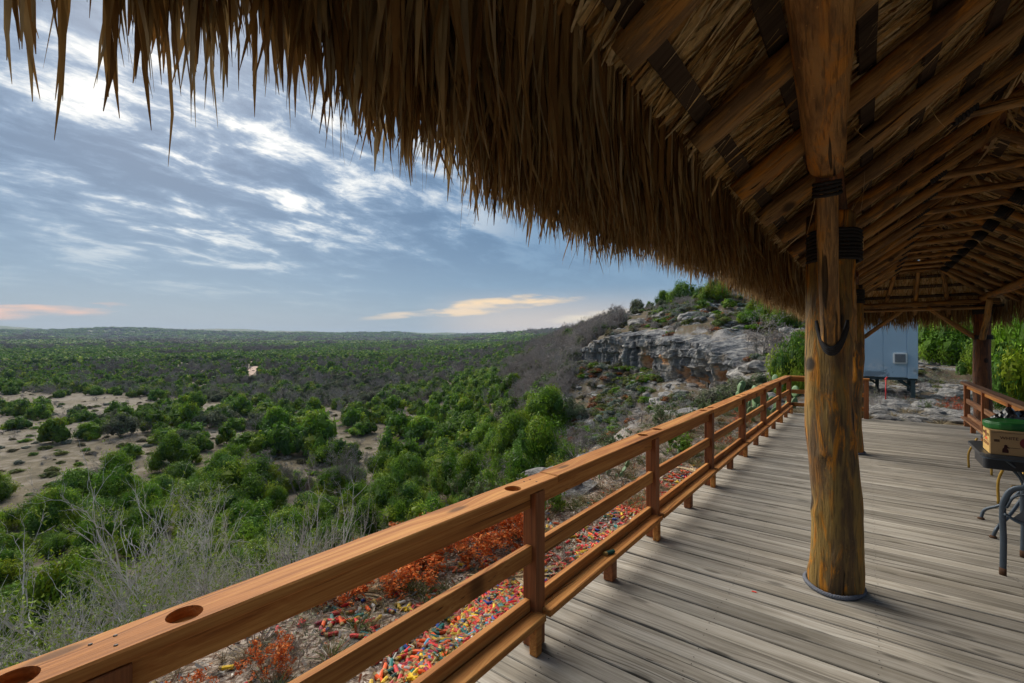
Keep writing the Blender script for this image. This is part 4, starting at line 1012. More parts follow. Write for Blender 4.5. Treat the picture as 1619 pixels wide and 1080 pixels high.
# ------------------------------------------------------------------ grey-blue shed on legs
M['shed'], nt = newmat('blue grey sheet metal')
ob = nd(nt, 'ShaderNodeTexCoord').outputs['Object']
c = mixc(nt, noi(nt, ob, .8, 4, .6), (.30, .42, .53), (.38, .51, .62))
st = mrange(nt, noi(nt, scl(nt, ob, (1.2, 1, 1.2)), 1.8, 5, .65, .5), .50, .68)
sz = nd(nt, 'ShaderNodeSeparateXYZ', {0: ob}).outputs[2]
c = mixc(nt, mth(nt, 'MULTIPLY', st, mrange(nt, sz, 1.25, .7)), c, (.52, .56, .60))
st2 = mrange(nt, noi(nt, scl(nt, ob, (1.6, 1, 1.6)), 1.3, 4, .6, .3), .55, .66)
c = mixc(nt, mth(nt, 'MULTIPLY', mth(nt, 'MULTIPLY', st2, mrange(nt, sz, 1.0, .6)), .7), c, (.10, .13, .16))
finish(nt, c, .55, noi(nt, ob, 3, 3, .5), .15, .05, .4, .0)
M['shedleg'] = plain('dark green steel', (.05, .075, .08), .6, .2, .4, .12)
M['white'] = plain('white vent frame', (.70, .72, .72), .5, 0, .3, .05)
M['grille'] = plain('grey vent grille', (.20, .22, .24), .6, .1, .4, .1)
M['redpaint'] = plain('red painted stake', (.55, .03, .03), .6, 0, .3, .1)
sh = empty('storage_shed', (.3, 23, -.3), label='pale blue grey metal shed raised on steel legs beyond the end of the deck', cat='shed')
SY = 22.0; sx0, sx1, sz0, sz1 = -1.05, 1.46, .45, 2.95
mb = MB(); mb.box(sx0, sx1, SY, SY+2.4, sz0, sz1); mb.build('body', M['shed'], sh, bevel=.015)
for a, b_ in ((sx0+.03, -.32), (-.31, .50), (.51, 1.17)):
    mb = MB(); mb.box(a, b_-.012, SY-.012, SY-.002, sz0+.02, sz1-.05); mb.build('wall_panel', M['shed'], sh, bevel=.003)
mb = MB(); mb.box(1.19, sx1+.012, SY-.03, SY-.002, sz0-.02, sz1); mb.build('corner_trim', M['shed'], sh, bevel=.004)
mb = MB(); mb.box(sx0-.05, sx1+.05, SY-.06, SY+2.46, sz1+.002, sz1+.07); mb.build('roof', M['shed'], sh, bevel=.01)
mb = MB(); rrect(-.20, .20, -.20, .20, .05, 0, .05, mb); vf = mb.build('vent_frame', M['white'], sh, bevel=.006); vf.matrix_basis = Matrix.Translation((.98, SY-.015, 1.16)) @ Matrix.Rotation(R(90), 4, 'X')
mb = MB(); mb.box(.83, 1.13, SY-.078, SY-.067, 1.01, 1.31)
for k in range(9): mb.box(.835, 1.125, SY-.09, SY-.079, 1.02+k*.033, 1.04+k*.033)
for k in range(4): mb.box(.85+k*.08, .862+k*.08, SY-.094, SY-.091, 1.015, 1.305)
mb.build('vent_grille', M['grille'], sh)
for x, y in ((sx0+.15, SY+.15), (sx1-.12, SY+.1), (sx0+.15, SY+2.2), (.35, SY+2.2), (sx1-.12, SY+2.2)):
    zg = float(ground(x, y))-.1
    mb = MB(); mb.box(x-.06, x+.06, y-.06, y+.06, zg, sz0-.002); mb.build('leg', M['shedleg'], sh, bevel=.004)
    for dx in ((.5,) if x < 0 else (-.5,)):
        mb = MB(); mb.tube([(x, y, sz0-.42), (x+dx, y, sz0-.03)], .035, 4, smooth=False); mb.build('brace', M['shedleg'], sh)
mb = MB(); mb.box(sx0, sx1, SY+.06, SY+.14, sz0-.1, sz0-.002); mb.build('floor_beam', M['shedleg'], sh)
x, y = xy(1400, 15.0); zg = float(ground(x, y))
mb = MB(); mb.tube([(x, y, zg-.1), (x+.01, y, zpx(597, 15.0))], .020, 6); mb.tube([(x-.02, y, zpx(600, 15)), (x+.05, y+.02, zpx(596, 15))], .02, 6)
mb.build('marker_stake', M['redpaint'], None, label='thin red stake standing in the gravel in front of the shed', cat='stake')

# ------------------------------------------------------------------ shotgun hulls
HC = {'red': (.62, .018, .022), 'orange': (.78, .10, .012), 'yellow': (.72, .46, .012), 'green': (.015, .17, .155), 'blue': (.02, .075, .34), 'white': (.62, .60, .56), 'pale blue': (.10, .30, .42), 'dark green': (.012, .06, .045), 'wine': (.28, .012, .05)}
HK = list(HC); HP = np.array([.32, .19, .15, .13, .06, .05, .03, .04, .03])
def hull_np(n=8):
    q = np.arange(n)*2*np.pi/n; cs, sn = np.cos(q), np.sin(q)
    prof = [(-.034, .0075), (-.034, .0118), (-.032, .0118), (-.032, .0108), (-.018, .0108), (-.018, .0104), (.026, .0100), (.033, .0072), (.030, .004)]
    V = np.concatenate([np.stack([np.full(n, x), r*cs, r*sn], 1) for x, r in prof]); F = []
    for i in range(len(prof)-1):
        for k in range(n): F.append((i*n+k, i*n+(k+1) % n, (i+1)*n+(k+1) % n, (i+1)*n+k))
    F.append((0, 3, 2, 1)); F.append((0, 5, 4, 3)); F.append((0, 7, 6, 5)); V = V*np.array([1, 1, 1])
    brass = np.zeros(len(V), bool); brass[:5*n] = True
    return V, np.array(F), brass
HV, HF, HB = hull_np(); HV = HV*1.42
HM = {}
for k in HK:
    col = np.where(HB[:, None], np.array((.34, .22, .07)), np.array(HC[k])); HM[k] = mesh_np('spent_shell', HV, HF, M['shells'], col=col, smooth=False)
def shellspots(n):
    out = []
    while len(out) < n:
        m_ = 4000
        y = RNG.uniform(.6, 8.4, m_); d = RNG.exponential(1.0, m_)*np.interp(y, [0, 2, 3.2, 5, 8], [.62, .62, .55, .36, .25]); X = -1.60-d
        patch = fbm(X*2.4, y*2.4, 3)
        p = np.interp(y, [.5, 1.6, 3.3, 5, 6.2, 7, 8.4], [.6, 1, 1, 1.0, .6, .28, .08])*np.clip((patch-.34)*5, .12, 1)
        # the pile ends at a bare strip, then thins out
        p *= np.interp(-1.55-X, [0, .8, 1.1, 1.9, 2.3], [1, 1, .28, .22, 0])
        ok = RNG.random(m_) < p
        out += list(zip(X[ok], y[ok]))
    return np.array(out[:n])
S_ = shellspots(9500)
pile = np.clip((.9-(-1.6-S_[:, 0]))/.9, 0, 1)*np.clip(fbm(S_[:, 0]*2.4, S_[:, 1]*2.4, 3)*1.6-.3, 0, 1)
Z_ = ground(S_[:, 0], S_[:, 1])+.012+RNG.random(len(S_))*pile*.11
az_ = RNG.uniform(0, 2*np.pi, len(S_)); el_ = RNG.normal(0, .28, len(S_))*(.35+pile)
kc = RNG.choice(len(HK), len(S_), p=HP)
clump = vnoise(S_[:, 0]*6+50, S_[:, 1]*6)
kc = np.where((S_[:, 1] > 5.4) & (RNG.random(len(S_)) < .6), RNG.choice([0, 1], len(S_)), kc)
Dp = -S_[:, 0]*SR+S_[:, 1]*CR; Xp = S_[:, 0]*CR+S_[:, 1]*SR
pxs = 809.5+730*Xp/Dp; pys = 543-730*(Z_-EYE)/Dp
vis = (pxs > 420) & (pys < 1075) & (Dp > .8)
order = np.argsort(np.where(vis, Dp, 99) - pile*.0 + np.where(Z_-ground(S_[:, 0], S_[:, 1]) > .025, 0, .4)); big = set(order[:300].tolist())
for i in order[:300]:
    k = HK[kc[i]]
    link('spent_shell', HM[k], None, loc=(S_[i, 0], S_[i, 1], Z_[i]+.006), rot=(RNG.uniform(0, 6), el_[i], az_[i]), label='%s plastic shotgun hull with brass base lying in the colourful pile below the railing' % k, cat='shotgun shell', group='%s shotgun hulls on the ground beside the deck' % k)
rest = np.array([i for i in range(len(S_)) if i not in big])
ca, sa, ce, se = np.cos(az_[rest]), np.sin(az_[rest]), np.cos(el_[rest]), np.sin(el_[rest])
Xd = np.stack([ca*ce, sa*ce, -se], 1); Yd = np.stack([-sa, ca, 0*ca], 1); Zd = np.cross(Xd, Yd)
VV = (HV[None, :, 0:1]*Xd[:, None]+HV[None, :, 1:2]*Yd[:, None]+HV[None, :, 2:3]*Zd[:, None])+np.stack([S_[rest, 0], S_[rest, 1], Z_[rest]], 1)[:, None]
cc = np.array([HC[k] for k in HK])[kc[rest]]; cc = cc*RNG.uniform(.5, 1.1, (len(rest), 1)); cc = cc+(np.array((.22, .18, .15))-cc)*RNG.uniform(0, 1, (len(rest), 1))**2*.35
CC = np.where(HB[None, :, None], np.array((.30, .20, .07)), cc[:, None, :])
FF = HF[None]+(np.arange(len(rest))*len(HV))[:, None, None]
link('spent_shells', mesh_np('spent_shells', VV.reshape(-1, 3), FF.reshape(-1, 4), M['shells'], col=CC.reshape(-1, 3)), None, kind='stuff')
link('spent_shell', HM['dark green'], None, loc=(RX+.052, 3.02, .206+.012), rot=(0, 0, 1.2), label='single dark green shotgun hull lying on the lower ledge of the cedar railing', cat='shotgun shell', group='hulls lying on the deck')
mb = MB(); mb.add([(0, 0, .001), (.034, .006, .004), (.036, .016, .001), (.004, .014, .003), (.018, .02, .001)], [(0, 1, 2, 4, 3)]); mb.box(.004, .03, .004, .012, 0, .003)
x, y = xy(1187, 730*1.7/392); mb.build('plastic_scrap', plain('red plastic', (.8, .04, .02), .5), None, loc=(x, y, .001), label='tiny bright red plastic scrap lying on the grey deck planks', cat='scrap')
# ------------------------------------------------------------------ vegetation builders
def cards(pos, nrm, size, asp, rng):
    """one leaf-sized face per point"""
    n = len(pos); nrm = unit(nrm+rng.normal(0, .35, (n, 3))); r = unit(rng.normal(0, 1, (n, 3)))
    a = unit(np.cross(nrm, r)); b = np.cross(nrm, a)
    s = size[:, None]*.5; l = (size*asp)[:, None]*.5
    V = np.stack([pos-a*s*.5-b*l, pos+a*s*.5-b*l*.8, pos+a*s*.35+b*l, pos-a*s*.6+b*l*.7], 1).reshape(-1, 3)
    return V, np.arange(n*4).reshape(-1, 4)
def ico(sub=1):
    bm = bmesh.new(); bmesh.ops.create_icosphere(bm, subdivisions=sub, radius=1); V = np.array([v.co[:] for v in bm.verts]); F = np.array([[v.index for v in f.verts] for f in bm.faces]); bm.free()
    F = np.concatenate([F, F[:, 2:3]], 1); return V, F
IV, IF = ico(1)
IF3 = np.stack([IF[:, 0], IF[:, 1], IF[:, 2]], 1)
def crown(seed, nb, nl, size, palette, flat=.8, spiky=.3, core=.72, open_=0.0, br=(.28, .5)):
    """unit crown: radius 1, height 2*flat, base at z=0; built of clumps of leaf faces"""
    rng = np.random.default_rng(seed); palette = np.array(palette)
    c = unit(rng.normal(0, 1, (nb, 3)))*(rng.uniform(.15, 1, (nb, 1))**.5)*.86*np.array([1.15, .85, 1]); c[:, 2] = np.abs(c[:, 2])*flat*1.3+.28*flat-.12*(c[:, 0]**2+c[:, 1]**2)
    rad = rng.uniform(*br, nb); bc = palette[rng.integers(0, len(palette), nb)]*rng.uniform(.75, 1.25, (nb, 1))
    k = rng.integers(0, nb, nl); n = unit(rng.normal(0, 1, (nl, 3))+np.array([0, 0, .35]))
    p = c[k]+n*(rad[k]*rng.uniform(.72, 1.10, nl))[:, None]*np.array([1, 1, .85])
    p[:, 2] += spiky*rng.random(nl)**3*.35
    p[:, 2] = np.maximum(p[:, 2], .02)
    sz = size*rng.uniform(.6, 1.4, nl)
    V, F = cards(p, n, sz, 1.7, rng)
    col = bc[k]*rng.uniform(.65, 1.35, (nl, 1))
    parts = [(V, F, np.repeat(col, 4, 0), 0)]
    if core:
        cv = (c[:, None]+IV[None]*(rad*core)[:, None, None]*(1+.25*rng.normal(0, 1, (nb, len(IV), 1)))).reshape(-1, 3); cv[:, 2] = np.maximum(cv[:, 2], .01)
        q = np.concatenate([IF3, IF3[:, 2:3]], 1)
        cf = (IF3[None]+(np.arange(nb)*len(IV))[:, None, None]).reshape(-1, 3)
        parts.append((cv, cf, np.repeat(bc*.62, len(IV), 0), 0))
    return parts
def tri_merge(parts):
    out = []
    for V, F, col, mi in parts:
        F = np.asarray(F)
        if F.shape[1] == 4: F = np.concatenate([F[:, [0, 1, 2]], F[:, [0, 2, 3]]])
        out.append((V, F, col, mi))
    return catmesh(*out)
def cmesh(name, parts, mats):
    V, F, col, mi = tri_merge(parts); return mesh_np(name, V, F, mats, col=col, mi=mi)
def twigs(seed, stems, depth, spread, length, r0, shrink=.68, kids=(3, 5), K=5, up=.35, wig=.12, n=3, col=(.22, .20, .19), base=.08, ends=None):
    rng = np.random.default_rng(seed); Ps, Rs = [], []; tips = []
    a = rng.uniform(0, 2*np.pi, stems); tl = rng.uniform(.1, spread, stems)
    P0 = np.stack([np.cos(a)*base, np.sin(a)*base, np.full(stems, -.08)], 1)
    D0 = np.stack([np.cos(a)*np.sin(tl), np.sin(a)*np.sin(tl), np.cos(tl)], 1)
    L = rng.uniform(.75, 1.1, stems)*length; r = np.full(stems, r0)
    for dlev in range(depth):
        m_ = len(P0); s = np.linspace(0, 1, K)
        w = rng.normal(0, wig, (m_, K, 3)); w[:, 0] = 0; w = np.cumsum(w, 1)*.5
        cen = P0[:, None]+(D0[:, None]*s[None, :, None]+w*s[None, :, None])*L[:, None, None]
        cen[:, :, 2] += (s**2)[None]*L[:, None]*up*.25
        rr = r[:, None]*(1-s[None]*.55); Ps.append(cen); Rs.append(rr)
        if dlev == depth-1: tips.append(cen[:, -1]); tips.append(cen[:, -2]); tips.append(cen[:, 2]); break
        nk = rng.integers(kids[0], kids[1]+1, m_); par = np.repeat(np.arange(m_), nk); j = rng.integers(1, K, len(par))
        j[np.concatenate([[0], np.cumsum(nk)[:-1]])] = K-1
        P1 = cen[par, j]; d = unit(cen[par, np.minimum(j, K-1)]-cen[par, j-1])
        D1 = unit(d+rng.normal(0, .48, (len(par), 3))+np.array([0, 0, up*.35])); 
        L = L[par]*shrink*rng.uniform(.6, 1.15, len(par)); r = r[par]*(1-.55*j/(K-1))*.72+.0004; P0, D0 = P1, D1
    parts = []
    for P, Rr in zip(Ps, Rs):
        V, F = tubes_np(P, Rr, n); cc = np.array(col)*rng.uniform(.75, 1.25, (len(P), 1)); parts.append((V, F, np.repeat(cc, P.shape[1]*n, 0), 0))
    return parts, np.concatenate(tips)
GREENJ = [(.066, .155, .009), (.098, .205, .011), (.140, .25, .014), (.060, .14, .020), (.19, .27, .016)]
GREENO = [(.125, .145, .075), (.095, .12, .06), (.15, .16, .10), (.10, .095, .065)]
BARE = (.19, .17, .155)
def trunkparts(seed, h=.55, r=.05, stems=3):
    p, _ = twigs(seed, stems, 2, .55, h, r, kids=(2, 3), K=4, n=5, col=(.12, .095, .07)); return p
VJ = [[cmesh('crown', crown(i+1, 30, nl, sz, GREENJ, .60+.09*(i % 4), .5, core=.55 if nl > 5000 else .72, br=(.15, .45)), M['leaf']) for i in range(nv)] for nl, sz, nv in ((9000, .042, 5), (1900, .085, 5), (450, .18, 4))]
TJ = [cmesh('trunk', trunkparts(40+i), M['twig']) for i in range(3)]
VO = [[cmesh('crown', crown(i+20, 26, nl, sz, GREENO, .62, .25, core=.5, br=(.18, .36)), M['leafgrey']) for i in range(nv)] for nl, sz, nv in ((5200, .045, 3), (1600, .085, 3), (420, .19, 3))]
def baretree(seed, depth=5, n=3, col=BARE, r0=.045, stems=4):
    p, tips = twigs(seed, stems, depth, .85, .62, r0, .66, (3, 4), 4, .25, .16, n, col); 
    # scale into a unit crown
    allv = np.concatenate([q[0] for q in p]); s = 1/np.percentile(np.abs(allv[:, :2]), 98); p = [(q[0]*s, q[1], q[2], q[3]) for q in p]
    return p, tips*s
VB = []
for dep, nv, st, rr0 in ((6, 3, 6, .03), (5, 3, 5, .035), (4, 3, 5, .05)):
    L_ = []
    for i in range(nv):
        p, tips = baretree(60+i+dep*3, dep, 3, [(.25, .225, .205), (.32, .30, .285), (.21, .17, .155)][i % 3], rr0, st)
        if dep < 5:   # far away: fine twigs read as soft faces
            rng = np.random.default_rng(i); q = tips[rng.integers(0, len(tips), 500)]+rng.normal(0, .05, (500, 3)); V, F = cards(q, rng.normal(0, 1, (500, 3)), np.full(500, .11), 2.0, rng); p.append((V, F, np.repeat(np.array((.24, .205, .185))*rng.uniform(.7, 1.3, (500, 1)), 4, 0), 0))
        else:
            rng = np.random.default_rng(i); nn_ = 1500 if dep == 6 else 900; q = tips[rng.integers(0, len(tips), nn_)]+rng.normal(0, .04, (nn_, 3)); V, F = cards(q, rng.normal(0, 1, (nn_, 3)), np.full(nn_, .028), 3.0, rng); p.append((V, F, np.repeat(np.array((.27, .235, .215))*rng.uniform(.7, 1.3, (nn_, 1)), 4, 0), 0))
        L_.append(cmesh('crown', p, M['twig']))
    VB.append(L_)

# ---- where things grow in the valley and on the slopes
def proj(X, Y, Z):
    D = -X*SR+Y*CR; Xc = X*CR+Y*SR; return 809.5+730*Xc/D, 543-730*(Z-EYE)/D, D
CLEAR = [(30, 735, 195, 48, 1.0), (300, 725, 80, 12, .8), (-150, 720, 200, 80, 1), (60, 800, 50, 20, .9), (40, 634, 190, 9, 1.15), (250, 645, 190, 8, 1.05), (330, 612, 120, 4, 1), (610, 712, 85, 18, 1.05), (410, 745, 120, 16, .9), (560, 660, 110, 8, .9), (230, 705, 70, 12, 1.0), (330, 690, 90, 8, .9), (0, 672, 90, 10, 1.0), (520, 690, 60, 6, .8), (398, 588, 12, 12, 1.2), (700, 640, 60, 8, .5), (640, 610, 90, 4, .6), (300, 560, 200, 3, .6), (560, 568, 120, 3, .6), (970, 660, 80, 45, .75), (1010, 700, 90, 60, .9)]
def density(px, py, X, Y):
    d = np.ones_like(px)
    for cx, cy0, rx, ry, a in CLEAR:
        q = ((px-cx)/rx)**2+((py-cy0)/ry)**2+(vnoise(X*.12+cx, Y*.12)-.5)*1.3
        d -= a*np.clip(1.5-q, 0, 1)
    return np.clip(d, .03, 1)*np.where((px < 720) & (py > 640), np.where(py > 765, 1.5, .74), 1)*np.clip(.85+(fbm(X*.02, Y*.02, 3)-.42)*5, .45, 1)
def scatter(D0, D1, sp, a0=-60, a1=58):
    pts = []
    r = D0
    while r < D1:
        s = sp(r) if callable(sp) else sp; n = int((a1-a0)/57.3*r/s); a = np.radians(a0+(np.arange(n)+RNG.random(n))*(a1-a0)/n); rr = r+RNG.uniform(-.5, .5, n)*s
        pts.append(np.stack([rr*np.sin(a), rr*np.cos(a)], 1)); r += s
    P = np.concatenate(pts); return P[:, 0]*CR-P[:, 1]*SR, P[:, 0]*SR+P[:, 1]*CR
X, Y = scatter(20, 420, lambda r: 2.7+r*.006); Z = ground(X, Y, True); px, py, D = proj(X, Y, Z)
hillm = (Z > -7.5) & (px > 745) & (D < 190)
keep = RNG.random(len(X)) < density(px, py, X, Y)*np.where(hillm, np.where(px < 960, 1.6, .8), 1)
keep &= ~((px > 1175) & (D < 34)) & ~((px > 1290)) & ~((px > 925) & (px < 1200) & (D > 30) & (D < 66) & (py > 520))
keep &= ~((px > 1060) & (D < 30)) & ~((px > 900) & (D < 26))
X, Y, Z, px, py, D = (v[keep] for v in (X, Y, Z, px, py, D)); hillm = hillm[keep]
kn = fbm(X*.03+40, Y*.03, 3)+RNG.normal(0, .10, len(X)); kind = np.where(kn < .60, 0, np.where(kn < .67, 2, 1))
kind = np.where((RNG.random(len(X)) < .10), 2, kind)
browns = hillm & (px < 955); kind = np.where(browns & (RNG.random(len(X)) < .78), np.where(RNG.random(len(X)) < .7, 2, 1), kind)
kind = np.where((D < 110) & (px < 760) & ~hillm & (RNG.random(len(X)) < .72), 0, kind)
W_ = RNG.uniform(1.15, 2.5, len(X))*np.where(hillm, .72, 1)*np.where(RNG.random(len(X)) < .15, 1.25, 1); W_ = W_*np.clip(D/40, .6, 1)
H_ = W_*RNG.uniform(.85, 1.15, len(X))
W_ = np.where((px > 955) & hillm, W_*.62, W_); H_ = np.where((px > 955) & hillm, H_*.6, H_)
KIND = ['juniper', 'oak', 'bare_tree']; MESH = [VJ, VO, VB]
LAB = {0: ('round deep green juniper bush growing in the scrub of the valley', 'juniper', 'juniper bushes in the valley scrub'),
       1: ('grey green oak bush growing among the junipers of the valley', 'oak', 'grey green oaks in the valley scrub'),
       2: ('leafless grey brown thicket tree growing among the junipers of the valley', 'bare tree', 'leafless trees in the valley scrub')}
LABH = {0: ('small green juniper growing on the rocky slope below the cliff and hilltop', 'juniper', 'small junipers on the rocky hill slope'),
        1: ('small grey green bush growing on the rocky slope of the hill', 'bush', 'grey green bushes on the rocky hill slope'),
        2: ('leafless brown brush tree growing on the hill slope left of the cliff', 'bare tree', 'leafless brush on the hill slope')}
def plant_tree(k, x, y, z, w, h, D, lab, zs=1.0):
    lod = 0 if D < 60 else 1; me = MESH[k][lod][random.randrange(len(MESH[k][lod]))]
    rz = random.uniform(0, 6.28)
    if D < 90:
        o = empty(('juniper_tree', 'oak_tree', 'bare_tree')[k], (x, y, z), rz, label=lab[0], cat=lab[1]); 
        if len(lab) > 2 and lab[2]: o['group'] = lab[2]
        c = bpy.data.objects.new('crown', me); C.objects.link(c); c.parent = o; c.location = (0, 0, h*.10 if k < 2 else 0); c.scale = (w*random.uniform(.8, 1.2), w*random.uniform(.8, 1.15), h*random.uniform(.75, 1.25)*(1.15 if k < 2 else 1.0))
        if k < 2:
            t = bpy.data.objects.new('trunk', TJ[random.randrange(3)]); C.objects.link(t); t.parent = o; t.scale = (w*.8, w*.8, h*.9)
        return o
    o = link(('juniper_tree', 'oak_tree', 'bare_tree')[k], me, None, (x, y, z), (0, 0, rz), (w, w, h*1.15), label=lab[0], cat=lab[1])
    if len(lab) > 2 and lab[2]: o['group'] = lab[2]
    return o
inview = (px > -60) & (px < 1300)
stuffsets = {}
restmask = np.zeros(len(X), bool)
def region(px, py):
    if py > 745: return 'just beyond the budding shrubs'
    if px > 745: return 'in the gully left of the rocky hill'
    if py < 600: return 'far out on the valley floor'
    if px < 330: return 'around the bare clearing at the left' if py > 650 else 'beyond the bare clearing at the left'
    return 'in the green thicket of the valley middle' if py > 650 else 'behind the green thicket of the valley middle'
def size_word(w): return 'small' if w < 1.7 else ('middle sized' if w < 2.4 else 'broad')
ADJ = {0: ('deep green juniper bush', 'juniper'), 1: ('grey green oak bush', 'oak'), 2: ('leafless grey brown tree', 'bare tree')}
for k in range(3):
    ids = np.where((kind == k) & inview)[0]; ids = ids[np.argsort(D[ids]/W_[ids])]
    lim = (270, 130, 240)[k]
    for i in ids[:lim]:
        if hillm[i]: lb = LABH[k]
        else:
            rg = region(px[i], py[i]); sw = size_word(W_[i]); lb = ('%s %s growing %s' % (sw, ADJ[k][0], rg), ADJ[k][1], '%s %ss %s' % (sw, ADJ[k][1], rg))
        plant_tree(k, X[i], Y[i], Z[i]-.12, W_[i], H_[i], D[i], lb)
    restmask[ids[lim:]] = True
restmask |= ~inview
def gn_scatter(name, P, S, Rz, I, meshes, **kw):
    """a mass nobody could count: one object, geometry nodes place the crowns"""
    me = bpy.data.meshes.new(name); me.vertices.add(len(P)); me.vertices.foreach_set('co', np.asarray(P, np.float32).ravel())
    for nm, tp_, d in (('scl', 'FLOAT_VECTOR', S), ('rot', 'FLOAT', Rz), ('pick', 'INT', I)):
        a = me.attributes.new(nm, tp_, 'POINT'); a.data.foreach_set('vector' if tp_ == 'FLOAT_VECTOR' else 'value', np.asarray(d, np.int32 if tp_ == 'INT' else np.float32).ravel())
    col = bpy.data.collections.new(name+'_kinds')
    for j, m_ in enumerate(meshes): o = bpy.data.objects.new('%s_%02d' % (name, j), m_); col.objects.link(o)
    ng = bpy.data.node_groups.new(name, 'GeometryNodeTree'); ng.interface.new_socket('Geometry', in_out='INPUT', socket_type='NodeSocketGeometry'); ng.interface.new_socket('Geometry', in_out='OUTPUT', socket_type='NodeSocketGeometry')
    gi = ng.nodes.new('NodeGroupInput'); go = ng.nodes.new('NodeGroupOutput')
    ci = ng.nodes.new('GeometryNodeCollectionInfo'); ci.inputs['Collection'].default_value = col; ci.inputs['Separate Children'].default_value = True; ci.inputs['Reset Children'].default_value = True
    ip = ng.nodes.new('GeometryNodeInstanceOnPoints'); ip.inputs['Pick Instance'].default_value = True
    def attr(nm, dt): a = ng.nodes.new('GeometryNodeInputNamedAttribute'); a.data_type = dt; a.inputs['Name'].default_value = nm; return a.outputs['Attribute']
    cx = ng.nodes.new('ShaderNodeCombineXYZ'); ng.links.new(attr('rot', 'FLOAT'), cx.inputs[2])
    e2 = ng.nodes.new('FunctionNodeEulerToRotation'); ng.links.new(cx.outputs[0], e2.inputs[0])
    ng.links.new(gi.outputs[0], ip.inputs['Points']); ng.links.new(ci.outputs[0], ip.inputs['Instance']); ng.links.new(attr('pick', 'INT'), ip.inputs['Instance Index'])
    ng.links.new(e2.outputs[0], ip.inputs['Rotation']); ng.links.new(attr('scl', 'FLOAT_VECTOR'), ip.inputs['Scale']); ng.links.new(ip.outputs[0], go.inputs[0])
    o = link(name, me, None, **kw); md = o.modifiers.new('scatter', 'NODES'); md.node_group = ng; return o
# everything past the nearest individuals
r_ = np.where(restmask)[0]
XA, YA, ZA, WA, HA, KA, DA = [X[r_]], [Y[r_]], [Z[r_]], [W_[r_]], [H_[r_]], [kind[r_]], [D[r_]]
for D0, D1, sp, wmin, wmax, hf in ((420, 1150, lambda r: 5.5+(r-420)*.009, 3.4, 5.6, .8), (1150, 3900, lambda r: 14+(r-1150)*.007, 9, 17, .42)):
    x, y = scatter(D0, D1, sp, -60, 40); z = ground(x, y); p_, q_, d_ = proj(x, y, z)
    kp = RNG.random(len(x)) < np.clip(density(p_, q_, x*.3, y*.3)+.3, .3, .95)
    x, y, z, d_ = x[kp], y[kp], z[kp], d_[kp]; w = RNG.uniform(wmin, wmax, len(x)); kk = fbm(x*.012+9, y*.012, 3)+RNG.normal(0, .07, len(x))
    XA.append(x); YA.append(y); ZA.append(z-.6); WA.append(w); HA.append(w*hf); KA.append(np.where(kk < .66, 0, np.where(kk < .70, 1, 2))); DA.append(d_)
XA, YA, ZA, WA, HA, KA, DA = (np.concatenate(v) for v in (XA, YA, ZA, WA, HA, KA, DA))
pool = VJ[2]+VO[2]+VB[2]+VJ[1][:3]+VO[1][:3]+VB[1][:3]
nv = [len(VJ[2]), len(VO[2]), len(VB[2])]; o2 = np.array([0, nv[0], nv[0]+nv[1]]); oo = np.array([sum(nv), sum(nv)+3, sum(nv)+6])
rr_i = RNG.integers(0, 3, len(XA)); pick = np.where(DA > 170, o2[KA]+rr_i, oo[KA]+rr_i)
gn_scatter('scrub_forest', np.stack([XA, YA, ZA], 1), np.stack([WA, WA, HA*1.15], 1), RNG.uniform(0, 6.28, len(XA)), pick, pool, kind='stuff')

# small bushes, cactus and rubble on the hill and the gully slope
def shrubcrown(seed, pal, nl=700, size=.12, core=.5): return cmesh('crown', crown(seed, 12, nl, size, pal, .6, .3, core=core, br=(.25, .45)), M['leafgrey'])
YEL = [(.13, .16, .035), (.10, .14, .035), (.17, .17, .05)]; SIL = [(.16, .19, .15), (.12, .16, .12), (.20, .21, .17)]; RUS = [(.22, .075, .03), (.28, .10, .035), (.15, .08, .04)]; OLI = [(.085, .085, .035), (.11, .09, .045)]
SM = [shrubcrown(70, YEL), shrubcrown(71, YEL), shrubcrown(72, SIL), shrubcrown(73, SIL), shrubcrown(74, RUS, 500), shrubcrown(75, OLI), shrubcrown(76, GREENJ), VB[1][0], VB[1][1]]
n = 17000; pxr = RNG.uniform(740, 1700, n); Dr = RNG.uniform(17, 95, n)**1.0; t = (pxr-809.5)/730; x = Dr*(t*CR-SR); y = Dr*(t*SR+CR); z = ground(x, y)
p_, q_, d_ = proj(x, y, z); ok = (z > -7.5) & ((d_ > 20) | (pxr > 1180)) & ~((pxr > 1370) & (d_ < 20.5) & (RNG.random(n) < .8)) & (fbm(x*.15, y*.15, 3)+RNG.normal(0, .06, n) > .45)
ok &= ~((pxr > 1300) & (d_ > 15.5) & (d_ < 22) & (pxr < 1470))
x, y, z, p_, d_ = x[ok], y[ok], z[ok], p_[ok], d_[ok]; w = RNG.uniform(.22, .8, len(x))*np.clip(d_/40, .45, 1.2)
pk = RNG.choice(9, len(x), p=[.15, .10, .12, .10, .07, .10, .12, .12, .12]); pk = np.where((p_ > 1010) & (p_ < 1140) & (d_ < 42) & (d_ > 30) & (RNG.random(len(x)) < .8), RNG.integers(0, 3, len(x)), pk)
gn_scatter('hill_brush', np.stack([x, y, z-.05], 1), np.stack([w, w, w*RNG.uniform(.5, .9, len(x))], 1), RNG.uniform(0, 6.28, len(x)), pk, SM, kind='stuff')

